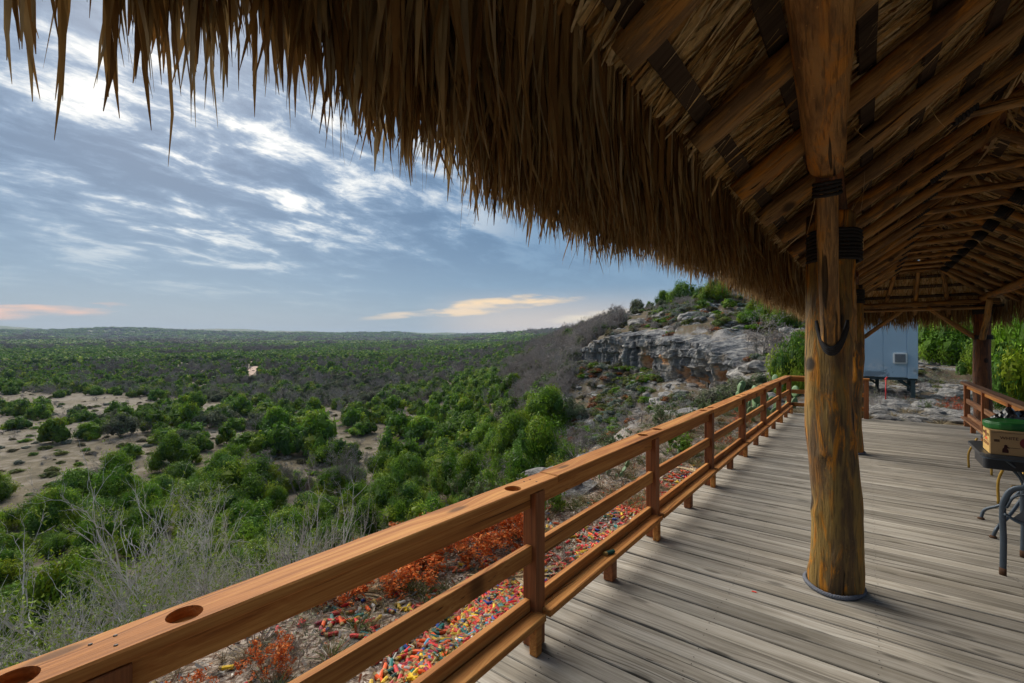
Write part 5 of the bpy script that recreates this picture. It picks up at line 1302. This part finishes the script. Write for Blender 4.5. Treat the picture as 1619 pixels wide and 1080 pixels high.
# brown leafless brush covering the hill shoulder left of the cliff
n = 2600; pxr = RNG.uniform(735, 985, n); Dr = RNG.uniform(52, 128, n); t = (pxr-809.5)/730; x = Dr*(t*CR-SR); y = Dr*(t*SR+CR); z = ground(x, y); p_, q_, d_ = proj(x, y, z)
ok = (z > -7.2) & (q_ < 632-np.clip(p_-850, 0, 200)*.25) & ~((p_ > 912) & (d_ < 68)); x, y, z = x[ok], y[ok], z[ok]; w = RNG.uniform(.7, 1.7, len(x)); pk = RNG.choice(6, len(x), p=[.28, .28, .24, .07, .05, .08])
gn_scatter('brown_brush', np.stack([x, y, z-.1], 1), np.stack([w, w, w*RNG.uniform(.8, 1.1, len(x))], 1), RNG.uniform(0, 6.28, len(x)), pk, [VB[1][0], VB[1][1], VB[1][2], VO[1][0], VO[1][1], VJ[1][0]], kind='stuff')
# low brush and grass clumps on the valley clearings
x, y = scatter(24, 330, lambda r: 1.5+r*.012, -60, 12); z = ground(x, y); p_, q_, d_ = proj(x, y, z); ok = (z < -8) & (RNG.random(len(x)) < np.clip(fbm(x*.06, y*.06, 3)*3-.7, .2, .85)); x, y, z, d_ = x[ok], y[ok], z[ok], d_[ok]
w = RNG.uniform(.3, 1.05, len(x)); gn_scatter('valley_brush', np.stack([x, y, z-.04], 1), np.stack([w, w, w*RNG.uniform(.4, .8, len(x))], 1), RNG.uniform(0, 6.28, len(x)), RNG.choice(9, len(x), p=[.03, .03, .07, .07, .02, .18, .10, .25, .25]), SM, kind='stuff')

# rocks
M['rock'], nt = newmat('pale limestone')
ob = nd(nt, 'ShaderNodeTexCoord').outputs['Object']; rnd = nd(nt, 'ShaderNodeObjectInfo').outputs['Random']
a_ = noi(nt, ob, 1.4, 6, .7); b_ = noi(nt, ob, 6, 5, .7)
c = ramp(nt, mth(nt, 'ADD', mth(nt, 'MULTIPLY', a_, .6), mth(nt, 'MULTIPLY', b_, .4)), [(.34, (.07, .068, .066)), (.46, (.22, .215, .21)), (.58, (.40, .385, .36)), (.72, (.56, .53, .49))])
c = mixc(nt, mth(nt, 'MULTIPLY', rnd, .4), c, (.30, .24, .18), 'MULTIPLY')
finish(nt, c, .92, mth(nt, 'ADD', a_, b_), .9, .12, .1)
def rockmesh(seed, sub=3, flat=.55):
    bm = bmesh.new(); bmesh.ops.create_icosphere(bm, subdivisions=sub, radius=1); off = Vector((seed*3.1, seed*1.7, 0))
    for v in bm.verts:
        p = v.co.copy(); q = p*1.1+off; f = 1+.42*noise.noise(q)+.22*noise.noise(q*2.3)+.10*noise.noise(q*6)
        p = p*f; p.z = round(p.z*3.2+noise.noise(q*1.5)*.5)/3.2*.45+p.z*.55; v.co = Vector((p.x, p.y*.8, p.z*flat))
    me = bpy.data.meshes.new('rock'); bm.to_mesh(me); bm.free(); me.materials.append(M['rock']); return me
RK = [rockmesh(i, 3 if i < 4 else 2) for i in range(7)]
n = 8000; pxr = RNG.uniform(760, 1750, n); Dr = np.concatenate([RNG.uniform(13.3, 30, n//2), RNG.uniform(25, 85, n-n//2)]); t = (pxr-809.5)/730; x = Dr*(t*CR-SR); y = Dr*(t*SR+CR); z = ground(x, y)
ok = (z > -7) & (y > 13.4) & ((Dr > 19) | (pxr > 1180)) & (fbm(x*.3+5, y*.3, 3) > .42); x, y, z, Dr = x[ok], y[ok], z[ok], Dr[ok]; w = RNG.exponential(.14, len(x))+.05; w *= np.clip(Dr/28, .55, 1.8); w = np.minimum(w, .85)
gn_scatter('rock_rubble', np.stack([x, y, z-.02], 1), np.stack([w, w, w*RNG.uniform(.6, 1, len(x))], 1), RNG.uniform(0, 6.28, len(x)), RNG.integers(4, 7, len(x)), [RK[i] for i in range(7)], kind='stuff')
n = 3800; pxr = RNG.uniform(1330, 1720, n); Dr = 11+RNG.random(n)**1.4*15; t = (pxr-809.5)/730; x = Dr*(t*CR-SR); y = Dr*(t*SR+CR); z = ground(x, y); ok = (y > 13.35) & (fbm(x*.7, y*.7, 3)+RNG.normal(0, .05, n) > .45)
x, y, z = x[ok], y[ok], z[ok]; w = np.minimum(RNG.exponential(.055, len(x))+.02, .26)
gn_scatter('limestone_gravel', np.stack([x, y, z+w*.1], 1), np.stack([w*1.3, w, w*RNG.uniform(.5, .9, len(x))], 1), RNG.uniform(0, 6.28, len(x)), RNG.integers(4, 7, len(x)), [RK[i] for i in range(7)], kind='stuff')
for i, (p, D_, w, lab) in enumerate([(878, 6.9, .62, 'pale rounded limestone boulder just outside the railing below the second post'), (925, 8.2, .5, 'grey limestone boulder beyond the boulder at the edge of the drop'), (985, 24, 1.1, 'large limestone block on the gully slope under the bare brush'),
        (1178, 31, 1.5, 'broad grey limestone block at the right end of the cliff'), (1205, 29, 1.2, 'pale limestone block right of the cliff end above the railing'), (1150, 30, 1.2, 'grey block fallen below the right end of the cliff'), (1095, 54, 1.6, 'pale limestone block on the slope above the cliff'),
        (1050, 62, 1.8, 'grey limestone outcrop high on the hill left of the junipers'), (1120, 60, 1.5, 'grey outcrop on the hill slope below the crest oak'), (1010, 66, 1.7, 'limestone outcrop at the left shoulder of the hilltop'), (1215, 17, .6, 'low pale rock beside the prickly pear past the corner of the railing'),
        (1405, 14.2, .55, 'flat pale limestone slab just past the end of the deck'), (1470, 15.2, .5, 'flat grey limestone slab in the gravel right of the shed legs'), (1340, 13, .4, 'small rock slab beside the end railing'), (1500, 18, .6, 'pale flat rock between the shed and the green bushes'), (600, 4.6, .22, 'small pale stone among the orange dead leaves below the cap rail'), (640, 4.3, .16, 'little grey stone beside the hulls under the middle rail')]):
    x, y = xy(p, D_); link('limestone_rock', RK[i % 4], None, (x, y, float(ground(x, y))+w*.05), (0, 0, i*1.7), (w, w, w*.8), label=lab, cat='rock')

# named trees and bushes one can point at
def at(px_, D_): x, y = xy(px_, D_); return x, y, float(ground(x, y))
for k, p, D_, w, h, lab in [
    (0, 1258, 17.6, .98, 1.75, 'bright green juniper standing behind the far corner of the railing'),
    (0, 1300, 20.5, 1.2, 1.6, 'green juniper half hidden by the near trunk pillar'),
    (0, 1478, 27.0, 1.5, 1.55, 'dark green bush right of the blue grey shed'), (0, 1512, 26.0, 1.4, 1.5, 'green bush between the shed and the far right pillar'), (0, 1446, 30.0, 1.4, 1.6, 'green bush directly behind the right edge of the shed'),
    (0, 1605, 15.5, 1.15, 2.3, 'tall yellow green juniper at the right edge beyond the brown railing'), (0, 1660, 13.5, 1.2, 2.2, 'green juniper cut by the right edge of the picture'), (0, 1575, 22, 1.3, 1.6, 'green juniper behind the far right pillar'), (0, 1530, 33, 1.7, 1.6, 'juniper on the rocky bank behind the far right pillar'),
    (1, 1010, 84, 2.3, 2.6, 'dark lone oak standing against the sky at the left shoulder of the hill'), (0, 1050, 80, 1.6, 1.9, 'green juniper on the skyline right of the lone dark oak'), (0, 1080, 76, 2.5, 2.6, 'broad green juniper on the hilltop skyline'), (0, 1108, 74, 1.7, 1.8, 'low green juniper on the skyline between two larger trees'),
    (0, 1133, 62, 2.0, 2.0, 'round yellow green juniper just below the hill crest'), (1, 1155, 70, 3.2, 3.4, 'big grey green oak crowning the hill under the thatch fringe'), (2, 1185, 66, 2.8, 2.6, 'leafless grey tree beside the big oak on the hilltop'),
    (0, 1198, 50, 1.5, 1.7, 'green juniper on the slope below the hilltop oak'), (0, 1215, 45, 1.5, 1.3, 'yellow green juniper low on the slope near the thatch'), (0, 1183, 43, 1.0, 1.3, 'small upright green juniper above the cliff end'), (0, 1238, 42, 1.9, 1.6, 'bright green juniper on the slope just left of the near pillar'), (0, 1255, 47, 1.8, 1.4, 'green juniper touching the thatch fringe by the pillar'),
    (2, 1198, 34, 2.3, 1.9, 'spreading leafless grey tree on the rocks right of the cliff'), (2, 1225, 27, 1.5, 1.1, 'silver leafless bush below the spreading grey tree'), (2, 1075, 24, 1.7, 1.1, 'leafless dark brush on the slope left of the railing'), (2, 1030, 22, 1.8, 1.2, 'leafless grey brush above the gully left of the railing'),
    (2, 790, 33, 2.3, 2.4, 'silvery leafless tree among the dark junipers of the gully'), (2, 815, 27, 1.7, 1.9, 'pale leafless tree in the gully just above the cap rail'), (1, 1187, 20.5, 1.2, .9, 'silver green sage bush beside the far part of the railing'), (1, 1150, 18.5, 1.3, .9, 'pale green sage bush behind the fourth railing post'),
    (0, 20, 13, 1.7, 2.4, 'dark juniper behind the budding shrubs at the left edge'), (0, 95, 17, 1.9, 2.6, 'juniper on the slope behind the left budding shrubs'), (0, 170, 14, 1.4, 1.8, 'low juniper below the tall grey budding shrub'), (0, 260, 18, 1.9, 2.4, 'juniper on the slope behind the middle budding shrubs'), (0, 345, 15, 1.5, 1.9, 'juniper showing between the bare branches above the cap rail'), (0, 430, 19, 2.0, 2.6, 'juniper on the slope right of the tallest budding shrub'),
    (0, 520, 16, 1.6, 2.2, 'juniper close behind the slim rightmost budding shrub'), (0, 590, 21, 2.0, 2.7, 'broad juniper below the middle of the cap rail at the drop'), (0, 660, 18, 1.6, 2.2, 'juniper just over the drop above the orange shrubs'), (0, -60, 18, 2.0, 2.6, 'juniper outside the left edge of the picture'), (0, 60, 21, 2.0, 2.6, 'broad juniper at the foot of the slope near the left edge'), (1, 720, 22, 1.8, 2.2, 'grey green oak at the foot of the slope above the cap rail'), (0, 300, 23, 2.1, 2.6, 'broad juniper at the foot of the slope left of the middle'),
    (0, 905, 27, 1.6, 2.0, 'dark juniper standing in the gully left of the bare rocky slope'), (0, 860, 30, 2.2, 2.6, 'dark green juniper at the foot of the pale gully slope')]:
    x, y, z = at(p, D_); plant_tree(k, x, y, z-.1, w, h, min(D_, 59), (lab, ('juniper', 'oak', 'bare tree')[k]) if 'bush' not in lab and 'brush' not in lab else (lab, 'bush'))

# budding leafless shrubs on the slope right below the railing
BUD = []
for i in range(4):
    p, tips = twigs(90+i, 8, 6, .85, .60, .032, .64, (2, 4), 5, .40, .16, 4, (.47, .44, .42), base=.14)
    rng = np.random.default_rng(i); av = np.concatenate([q[0] for q in p]); zs = np.percentile(av[:, 2], 99.5); s = 1/zs; p = [(q[0]*s, q[1], q[2], q[3]) for q in p]; tips = tips*s
    nb = (6500, 4200, 2600, 1300)[i]; q = tips[rng.integers(0, len(tips), nb)]+rng.normal(0, .008, (nb, 3)); V, F = cards(q, rng.normal(0, 1, (nb, 3)), rng.uniform(.005, .0095, nb), 1.5, rng)
    bc = np.array([(.20, .29, .035), (.28, .36, .05), (.15, .22, .04)])[rng.integers(0, 3, nb)]
    BUD.append((cmesh('branches', p, M['twig']), cmesh('buds', [(V, F, np.repeat(bc, 4, 0), 0)], M['dry'])))
def bud_shrub(p_, D_, ytop, w, v, lab):
    x, y, z = at(p_, D_); h = zpx(ytop, D_)-z
    o = empty('budding_shrub', (x, y, z), random.uniform(0, 6), label=lab, cat='shrub', group='leafless budding shrubs below the railing')
    for nm, me in zip(('branches', 'buds'), BUD[v]):
        c = bpy.data.objects.new(nm, me); C.objects.link(c); c.parent = o; c.scale = (h*w, h*w, h)
for a in [(20, 4.6, 935, .95, 0, 'leafless shrub with lime buds at the far left under the cap rail'), (95, 5.4, 880, .9, 0, 'grey shrub dense with lime buds at the lower left corner'), (180, 5.8, 805, .9, 1, 'grey twiggy shrub with green buds left of the middle of the shrubs'), (250, 5.0, 860, .9, 0, 'low budding shrub directly above the first cup hole'),
          (270, 6.6, 775, .85, 1, 'tall grey shrub with lime buds above the left cup hole'), (330, 6.0, 790, .8, 1, 'bushy grey shrub behind the low budding one'), (385, 6.9, 738, .62, 2, 'tallest grey budding shrub reaching the green junipers'), (415, 5.6, 800, .7, 3, 'nearly bare grey shrub right of the tallest one'), (455, 6.6, 800, .6, 3, 'slim bare grey shrub above the middle of the cap rail'),
          (505, 6.0, 800, .5, 2, 'rightmost slim shrub with lime buds above the cap rail'), (130, 4.3, 960, .9, 1, 'small budding shrub close under the lower left cap rail'), (-40, 5.4, 890, 1.0, 0, 'budding shrub cut by the left edge of the picture'), (330, 4.4, 905, .8, 2, 'sparse budding shrub close behind the cap rail'), (-150, 5, 900, 1.0, 1, 'budding shrub left of the picture edge'), (225, 6.4, 790, .9, 2, 'pale branching shrub right of the tall twiggy one'), (310, 5.2, 830, .9, 2, 'wide pale shrub over the lower left cup hole'), (360, 5.8, 770, .8, 3, 'pale bare shrub before the tallest one'), (65, 4.9, 915, 1.0, 2, 'pale wide shrub near the left edge'), (150, 5.0, 880, 1.0, 3, 'almost leafless pale shrub in the lower left')]:
    bud_shrub(*a)

# dead shrub with orange leaves, fine twigs, grasses
def twiggy(seed, stems, depth, pal, nl, ls, col=(.16, .12, .10), asp=1.8, r0=.012, spread=1.0):
    p, tips = twigs(seed, stems, depth, spread, .5, r0, .66, (2, 4), 4, .3, .14, 3, col, base=.12)
    s = 1/np.percentile(np.concatenate([q[0] for q in p])[:, 2], 99.5); p = [(q[0]*s, q[1], q[2], q[3]) for q in p]; tips = tips*s; rng = np.random.default_rng(seed)
    out = [cmesh('twigs', p, M['twig'])]
    if nl:
        q = tips[rng.integers(0, len(tips), nl)]+rng.normal(0, .025, (nl, 3)); q[:, 2] = np.maximum(q[:, 2], .0); V, F = cards(q, rng.normal(0, 1, (nl, 3)), ls*rng.uniform(.6, 1.4, nl), asp, rng)
        out.append(cmesh('leaves', [(V, F, np.repeat(np.array(pal)[rng.integers(0, len(pal), nl)]*rng.uniform(.7, 1.25, (nl, 1)), 4, 0), 0)], M['dry']))
    return out
ORG = [(.56, .12, .022), (.66, .19, .04), (.42, .08, .02), (.58, .24, .08)]
TWG = {'orange': [twiggy(110, 10, 5, ORG, 2600, .034), twiggy(111, 9, 5, ORG, 1900, .032)], 'grey': [twiggy(112, 12, 5, [], 0, 0, (.24, .21, .20)), twiggy(113, 10, 5, [(.20, .21, .13)], 300, .03, (.20, .175, .16))],
      'lime': [twiggy(114, 12, 4, [(.14, .25, .03), (.20, .32, .04), (.09, .18, .03)], 1800, .045), twiggy(115, 10, 4, [(.12, .17, .07), (.16, .20, .09)], 1500, .04)], 'red': [twiggy(116, 9, 4, [(.36, .06, .03), (.45, .12, .05)], 500, .035)]}
def bush(kind_, v, p_, D_, w, h, lab, grp=None, cat='shrub'):
    x, y, z = at(p_, D_); nm = {'orange': 'dead_shrub', 'grey': 'twig_shrub', 'lime': 'leafy_shrub', 'red': 'red_shrub'}[kind_]
    o = empty(nm, (x, y, z-.02), random.uniform(0, 6), label=lab, cat=cat)
    if grp: o['group'] = grp
    for n_, me in zip(('twigs', 'leaves'), TWG[kind_][v]):
        c = bpy.data.objects.new(n_, me); C.objects.link(c); c.parent = o; c.scale = (w, w, h)
og = 'dead shrubs with orange leaves below the railing'
for a in [('orange', 0, 700, 4.5, .75, .42, 'dead shrub dense with orange leaves beneath the middle of the cap rail', og), ('orange', 1, 748, 4.7, .7, .48, 'tall dead shrub with orange leaves left of the near railing post', og), ('orange', 0, 790, 5.0, .6, .52, 'orange dead shrub closest to the near railing post', og), ('orange', 1, 645, 4.2, .65, .36, 'low orange dead shrub among grey twigs left of the denser ones', og),
          ('orange', 0, 590, 4.0, .55, .36, 'small orange dead shrub right of the long grey twigs', og), ('orange', 1, 540, 4.0, .42, .34, 'thin orange dead shrub left of the small one', og), ('orange', 1, 330, 2.45, .30, .30, 'orange dead leaves close under the cap rail at the bottom left', og), ('orange', 0, 280, 2.6, .3, .26, 'orange dead shrub at the bottom left corner under the cap rail', og), ('orange', 1, 425, 3.0, .3, .28, 'sparse orange dead shrub near the bottom edge', og), ('orange', 0, 665, 4.9, .6, .36, 'orange dead shrub behind the others at the drop', og),
          ('grey', 0, 560, 4.9, .6, .6, 'grey leafless twigs left of the orange shrubs'), ('grey', 1, 500, 3.9, .55, .5, 'tangled grey twigs above the hulls at the bottom'), ('grey', 0, 400, 3.3, .5, .5, 'grey twigs just under the cap rail at lower left'), ('grey', 1, 610, 5.3, .6, .6, 'grey twig shrub behind the orange leaves'), ('grey', 0, 450, 4.6, .6, .7, 'grey leafless shrub beneath the left part of the cap rail'),
          ('grey', 0, 905, 7.2, .55, .62, 'grey leafless shrub between the first two railing posts'), ('grey', 1, 950, 7.6, .6, .6, 'grey green twiggy shrub left of the second railing post'), ('grey', 0, 878, 6.2, .45, .40, 'low grey shrub beside the pale boulder'), ('grey', 1, 890, 4.4, .28, .34, 'small dark twigs rising from the hulls by the near post'), ('grey', 0, 915, 9.5, .7, .7, 'grey brush behind the boulder at the drop'),
          ('grey', 0, 812, 4.15, .22, .30, 'dark twigs beside the dry fronds left of the near post'), ('lime', 0, 800, 6.6, .5, .75, 'bright green leafy shrub rising above the cap rail left of the near post'), ('lime', 0, 868, 5.9, .3, .5, 'bright green shrub just right of the near railing post'), ('lime', 1, 745, 5.9, .5, .6, 'grey green herb at the drop behind the orange shrubs'), ('lime', 1, 985, 8.6, .6, .62, 'green shrub left of the second railing post'),
          ('lime', 0, 1070, 8.9, .5, .62, 'yellow green shrub right of the second railing post'), ('lime', 1, 1050, 11, .7, .7, 'grey green shrub behind the yellow green one'), ('lime', 1, 1100, 11.5, .7, .75, 'green shrub left of the third railing post'), ('lime', 1, 1150, 12.5, .6, .7, 'grey green shrub between the third and fourth railing posts'), ('grey', 0, 1010, 12.5, .9, .8, 'grey leafless brush beyond the second railing post'), ('grey', 0, 1090, 16, 1.0, .9, 'grey leafless brush beyond the third railing post'),
          ('grey', 1, 470, 3.1, .45, .34, 'tangle of grey twigs low in the corner above the scattered hulls'), ('grey', 0, 620, 4.6, .5, .30, 'low grey twigs in front of the orange leaves'), ('grey', 1, 690, 5.2, .55, .42, 'grey twigs mixed with the densest orange leaves'), ('grey', 0, 760, 5.3, .5, .45, 'grey twigs behind the tall orange dead shrub'), ('grey', 1, 520, 4.5, .6, .45, 'pale twig tangle left of the small orange shrub'), ('grey', 0, 350, 3.7, .5, .5, 'grey twigs above the orange corner shrub'),
          ('orange', 0, 820, 5.0, .38, .50, 'orange dead leaves directly behind the near railing post'), ('orange', 1, 615, 4.9, .55, .34, 'orange dead shrub further down the bank at the centre'), ('lime', 1, 650, 5.1, .35, .36, 'grey green herb between the orange dead shrubs'), ('lime', 1, 690, 3.6, .14, .14, 'small green brown grass clump growing among the hulls'),
          ('red', 0, 1145, 9.5, .4, .32, 'low reddish shrub right of the third railing post'), ('red', 0, 1165, 11, .5, .36, 'rusty shrub seen through the railing near the fourth post'), ('red', 0, 1085, 10.5, .45, .4, 'rusty shrub behind the yellow green shrub'),
          ('grey', 0, 1390, 13.2, .62, .72, 'grey leafless bush just past the end of the deck'), ('grey', 1, 1372, 13.9, .6, .8, 'grey twiggy bush behind the end railing post'), ('grey', 0, 1420, 15.3, .5, .6, 'small grey bush below the shed'), ('lime', 1, 1462, 13.2, .22, .30, 'little yellow green tuft in the gravel past the deck'), ('red', 0, 1508, 13.4, .42, .45, 'rusty dead shrub left of the brown railing end'), ('red', 0, 1500, 14.3, .5, .45, 'rusty shrub behind the one at the brown railing end'), ('grey', 0, 1455, 19.5, .8, .9, 'grey bush at the corner of the shed'), ('grey', 1, 1490, 22, .9, .9, 'grey brush in front of the dark green bushes')]:
    bush(*a)
# grass: many blades each, one mass
def tuft(seed, n, pal, h=1.0):
    rng = np.random.default_rng(seed); b = rng.normal(0, .10, (n, 3)); b[:, 2] = 0; d = unit(np.stack([b[:, 0]*5+rng.normal(0, .25, n), b[:, 1]*5+rng.normal(0, .25, n), np.ones(n)], 1))
    V, F = strips_np(b, d, rng.uniform(.5, 1, n)*h, rng.uniform(.02, .035, n), unit(np.cross(d, rng.normal(0, 1, (n, 3)))), np.stack([b[:, 0]*2, b[:, 1]*2, -rng.uniform(.05, .3, n)], 1), 3, 1.5, None, rng)
    return mesh_np('tuft', V, F, M['dry'], col=np.repeat(np.array(pal)[rng.integers(0, len(pal), n)]*rng.uniform(.75, 1.2, (n, 1)), 8, 0))
DRYG = [(.34, .27, .17), (.27, .21, .13), (.20, .17, .10)]; GRN = [(.14, .18, .05), (.20, .20, .09), (.09, .13, .04)]
TU = [tuft(1, 60, DRYG), tuft(2, 50, GRN), tuft(3, 40, DRYG, .7), tuft(4, 60, [(.12, .15, .04), (.3, .22, .12), (.34, .12, .06)])]
n = 2600; x = np.concatenate([-1.65-RNG.exponential(1.5, n-900), RNG.uniform(-12, 8, 900)]); y = np.concatenate([RNG.uniform(.3, 14, n-900), RNG.uniform(13.6, 32, 900)]); ok = fbm(x*1.1, y*1.1, 3) > .44
pile_ = (x > -2.6) & (y < 5.6); ok &= ~(pile_ & (RNG.random(n) < .97)); x, y = x[ok], y[ok]; z = ground(x, y); w = RNG.uniform(.08, .24, len(x))*np.where(y > 14, 1.5, 1)
gn_scatter('grass', np.stack([x, y, z], 1), np.stack([w, w, w], 1), RNG.uniform(0, 6.28, len(x)), RNG.choice(4, len(x), p=[.4, .25, .25, .1]), TU, kind='stuff')
# dry litter of leaves and sticks
n = 9000; x = -1.6-RNG.exponential(1.3, n); y = RNG.uniform(.3, 12, n); z = ground(x, y)+.008; q = np.stack([x, y, z+RNG.random(n)*.02], 1)
V, F = cards(q, np.stack([RNG.normal(0, .4, n), RNG.normal(0, .4, n), np.ones(n)], 1), RNG.uniform(.012, .04, n), 2.0, RNG)
pal = np.array([(.30, .20, .13), (.42, .34, .26), (.20, .12, .08), (.38, .12, .05), (.52, .48, .42), (.24, .23, .22)])
P3 = np.stack([x[:1500], y[:1500], z[:1500]+.01], 1); dd = unit(RNG.normal(0, 1, (1500, 3))*np.array([1, 1, .25])); PP = P3[:, None]+dd[:, None]*np.linspace(0, 1, 4)[None, :, None]*RNG.uniform(.08, .35, (1500, 1, 1))+RNG.normal(0, .01, (1500, 4, 3)); PP[:, :, 2] = np.maximum(PP[:, :, 2], z[:1500, None]); V2, F2 = tubes_np(PP, np.full((1500, 4), .0025), 3)
V, F, col, mi = catmesh((V, F, np.repeat(pal[RNG.integers(0, 6, n)]*RNG.uniform(.7, 1.2, (n, 1)), 4, 0), 0), (V2, F2, np.array((.24, .20, .18)), 0))
link('leaf_litter', mesh_np('leaf_litter', V, F, M['dry'], col=col), None, kind='stuff')
# dry palm fronds lying below the railing
def frond(p_, D_, r, rz, tilt, lab, nleaf=22, hgt=.04):
    x, y, z = at(p_, D_); root = empty('dry_frond', (x, y, z+hgt), rz, label=lab, cat='palm frond')
    for i in range(nleaf):
        a = (i/(nleaf-1)-.5)*2.0; rng = np.random.default_rng(i)
        V, F = strips_np(np.zeros((1, 3)), unit(np.array([[math.cos(a), math.sin(a), tilt+rng.normal(0, .08)]])), np.array([r*rng.uniform(.7, 1.05)]), np.array([.028]), np.array([[-math.sin(a), math.cos(a), rng.normal(0, .5)]]), np.array([[rng.normal(0, .05), rng.normal(0, .05), -.10]])*r*2, 6, 2.0, np.array([rng.normal(0, .6)]), rng)
        o = bpy.data.objects.new('frond_leaf', mesh_np('frond_leaf', V, F, M['dry'], col=np.broadcast_to(np.array((.52, .40, .24))*rng.uniform(.75, 1.15), V.shape))); C.objects.link(o); o.parent = root
    mb = MB(); mb.tube([(0, 0, 0), (-r*.4, .01, .01), (-r*.9, .05, -.02)], .008, 6); o = bpy.data.objects.new('stalk', mb.mesh('stalk', plain('dry stalk', (.36, .27, .15), .8))); C.objects.link(o); o.parent = root
frond(1098, 7.3, .42, R(100), .15, 'pale dry palm frond hanging through the railing left of the third post', hgt=.12); frond(815, 4.15, .5, R(35), .1, 'pale dry palm frond lying behind the near railing post'); frond(560, 3.95, .45, R(70), .08, 'brown dry palm frond lying among the twigs at lower centre'); frond(1105, 6.9, .3, R(190), .1, 'small bleached frond at the foot of the third railing post')
# prickly pear
M['cactus'] = plain('cactus pad', (.12, .20, .085), .6, 0, .3, .15, 25, .2)
def padmesh():
    mb = MB(); n = 14; prof = []
    vs = []; fs = []
    for s, t in ((-1, .5), (-1, 1), (1, 1), (1, .5)):
        k = 1.0 if t == 1 else .72
        for q in range(n): a = q*2*math.pi/n; rr = (.5+.06*math.sin(a)); vs.append((math.cos(a)*rr*.82*k, s*(.05 if t == 1 else .075), .5+math.sin(a)*rr*k))
    for i in range(3):
        for q in range(n): fs.append((i*n+q, i*n+(q+1) % n, (i+1)*n+(q+1) % n, (i+1)*n+q))
    fs += [tuple(range(n))[::-1], tuple(3*n+q for q in range(n))]; mb.add(vs, fs, 0, True); return mb.mesh('pad', M['cactus'])
PAD = padmesh()
def cactus(p_, D_, s, npad, lab, seed):
    x, y, z = at(p_, D_); root = empty('prickly_pear', (x, y, z), 0, label=lab, cat='cactus'); rr = random.Random(seed); tops = []
    for i in range(npad):
        if i < npad*.4 or not tops: b = Vector((rr.uniform(-.8, .8)*s*2, rr.uniform(-.8, .8)*s*2, -.02)); tl = Vector((0, 0, 1))
        else: b, tl = rr.choice(tops)
        d = (tl+Vector((rr.gauss(0, .55), rr.gauss(0, .55), .3))).normalized(); h = s*rr.uniform(.75, 1.15)
        q = d.to_track_quat('Z', 'Y') @ Matrix.Rotation(rr.uniform(0, 3.14), 4, 'Z').to_quaternion()
        o = bpy.data.objects.new('pad', PAD); C.objects.link(o); o.parent = root; o.location = b; o.rotation_mode = 'QUATERNION'; o.rotation_quaternion = q; o.scale = (h*rr.uniform(.75, 1), h, h); tops.append((b+d*h*.97, d))
cactus(1203, 13.2, .30, 16, 'blue green prickly pear beyond the fourth railing post', 1); cactus(1222, 13.8, .32, 18, 'prickly pear with round pads between the last railing posts', 2); cactus(1190, 11.6, .24, 12, 'low prickly pear seen through the far railing', 3); cactus(965, 7.4, .13, 9, 'yellow green prickly pear left of the second railing post', 4); cactus(1080, 8.6, .15, 10, 'prickly pear behind the pale frond near the third post', 5); cactus(990, 9.4, .13, 8, 'prickly pear further down the bank behind the second post', 6); cactus(668, 4.7, .10, 3, 'single small cactus pad standing among orange dead leaves', 7)
# ------------------------------------------------------------------ air
m, nt = newmat('thin haze')
v = nd(nt, 'ShaderNodeVolumePrincipled', {'Color': (.55, .72, .95, 1), 'Density': 0.00009, 'Anisotropy': .0})
nd(nt, 'ShaderNodeOutputMaterial', {'Volume': v.outputs[0]})
mb = MB(); mb.box(-8200, 8200, -8200, 8200, -40, 260)
mb.build('haze', m, None, kind='stuff')
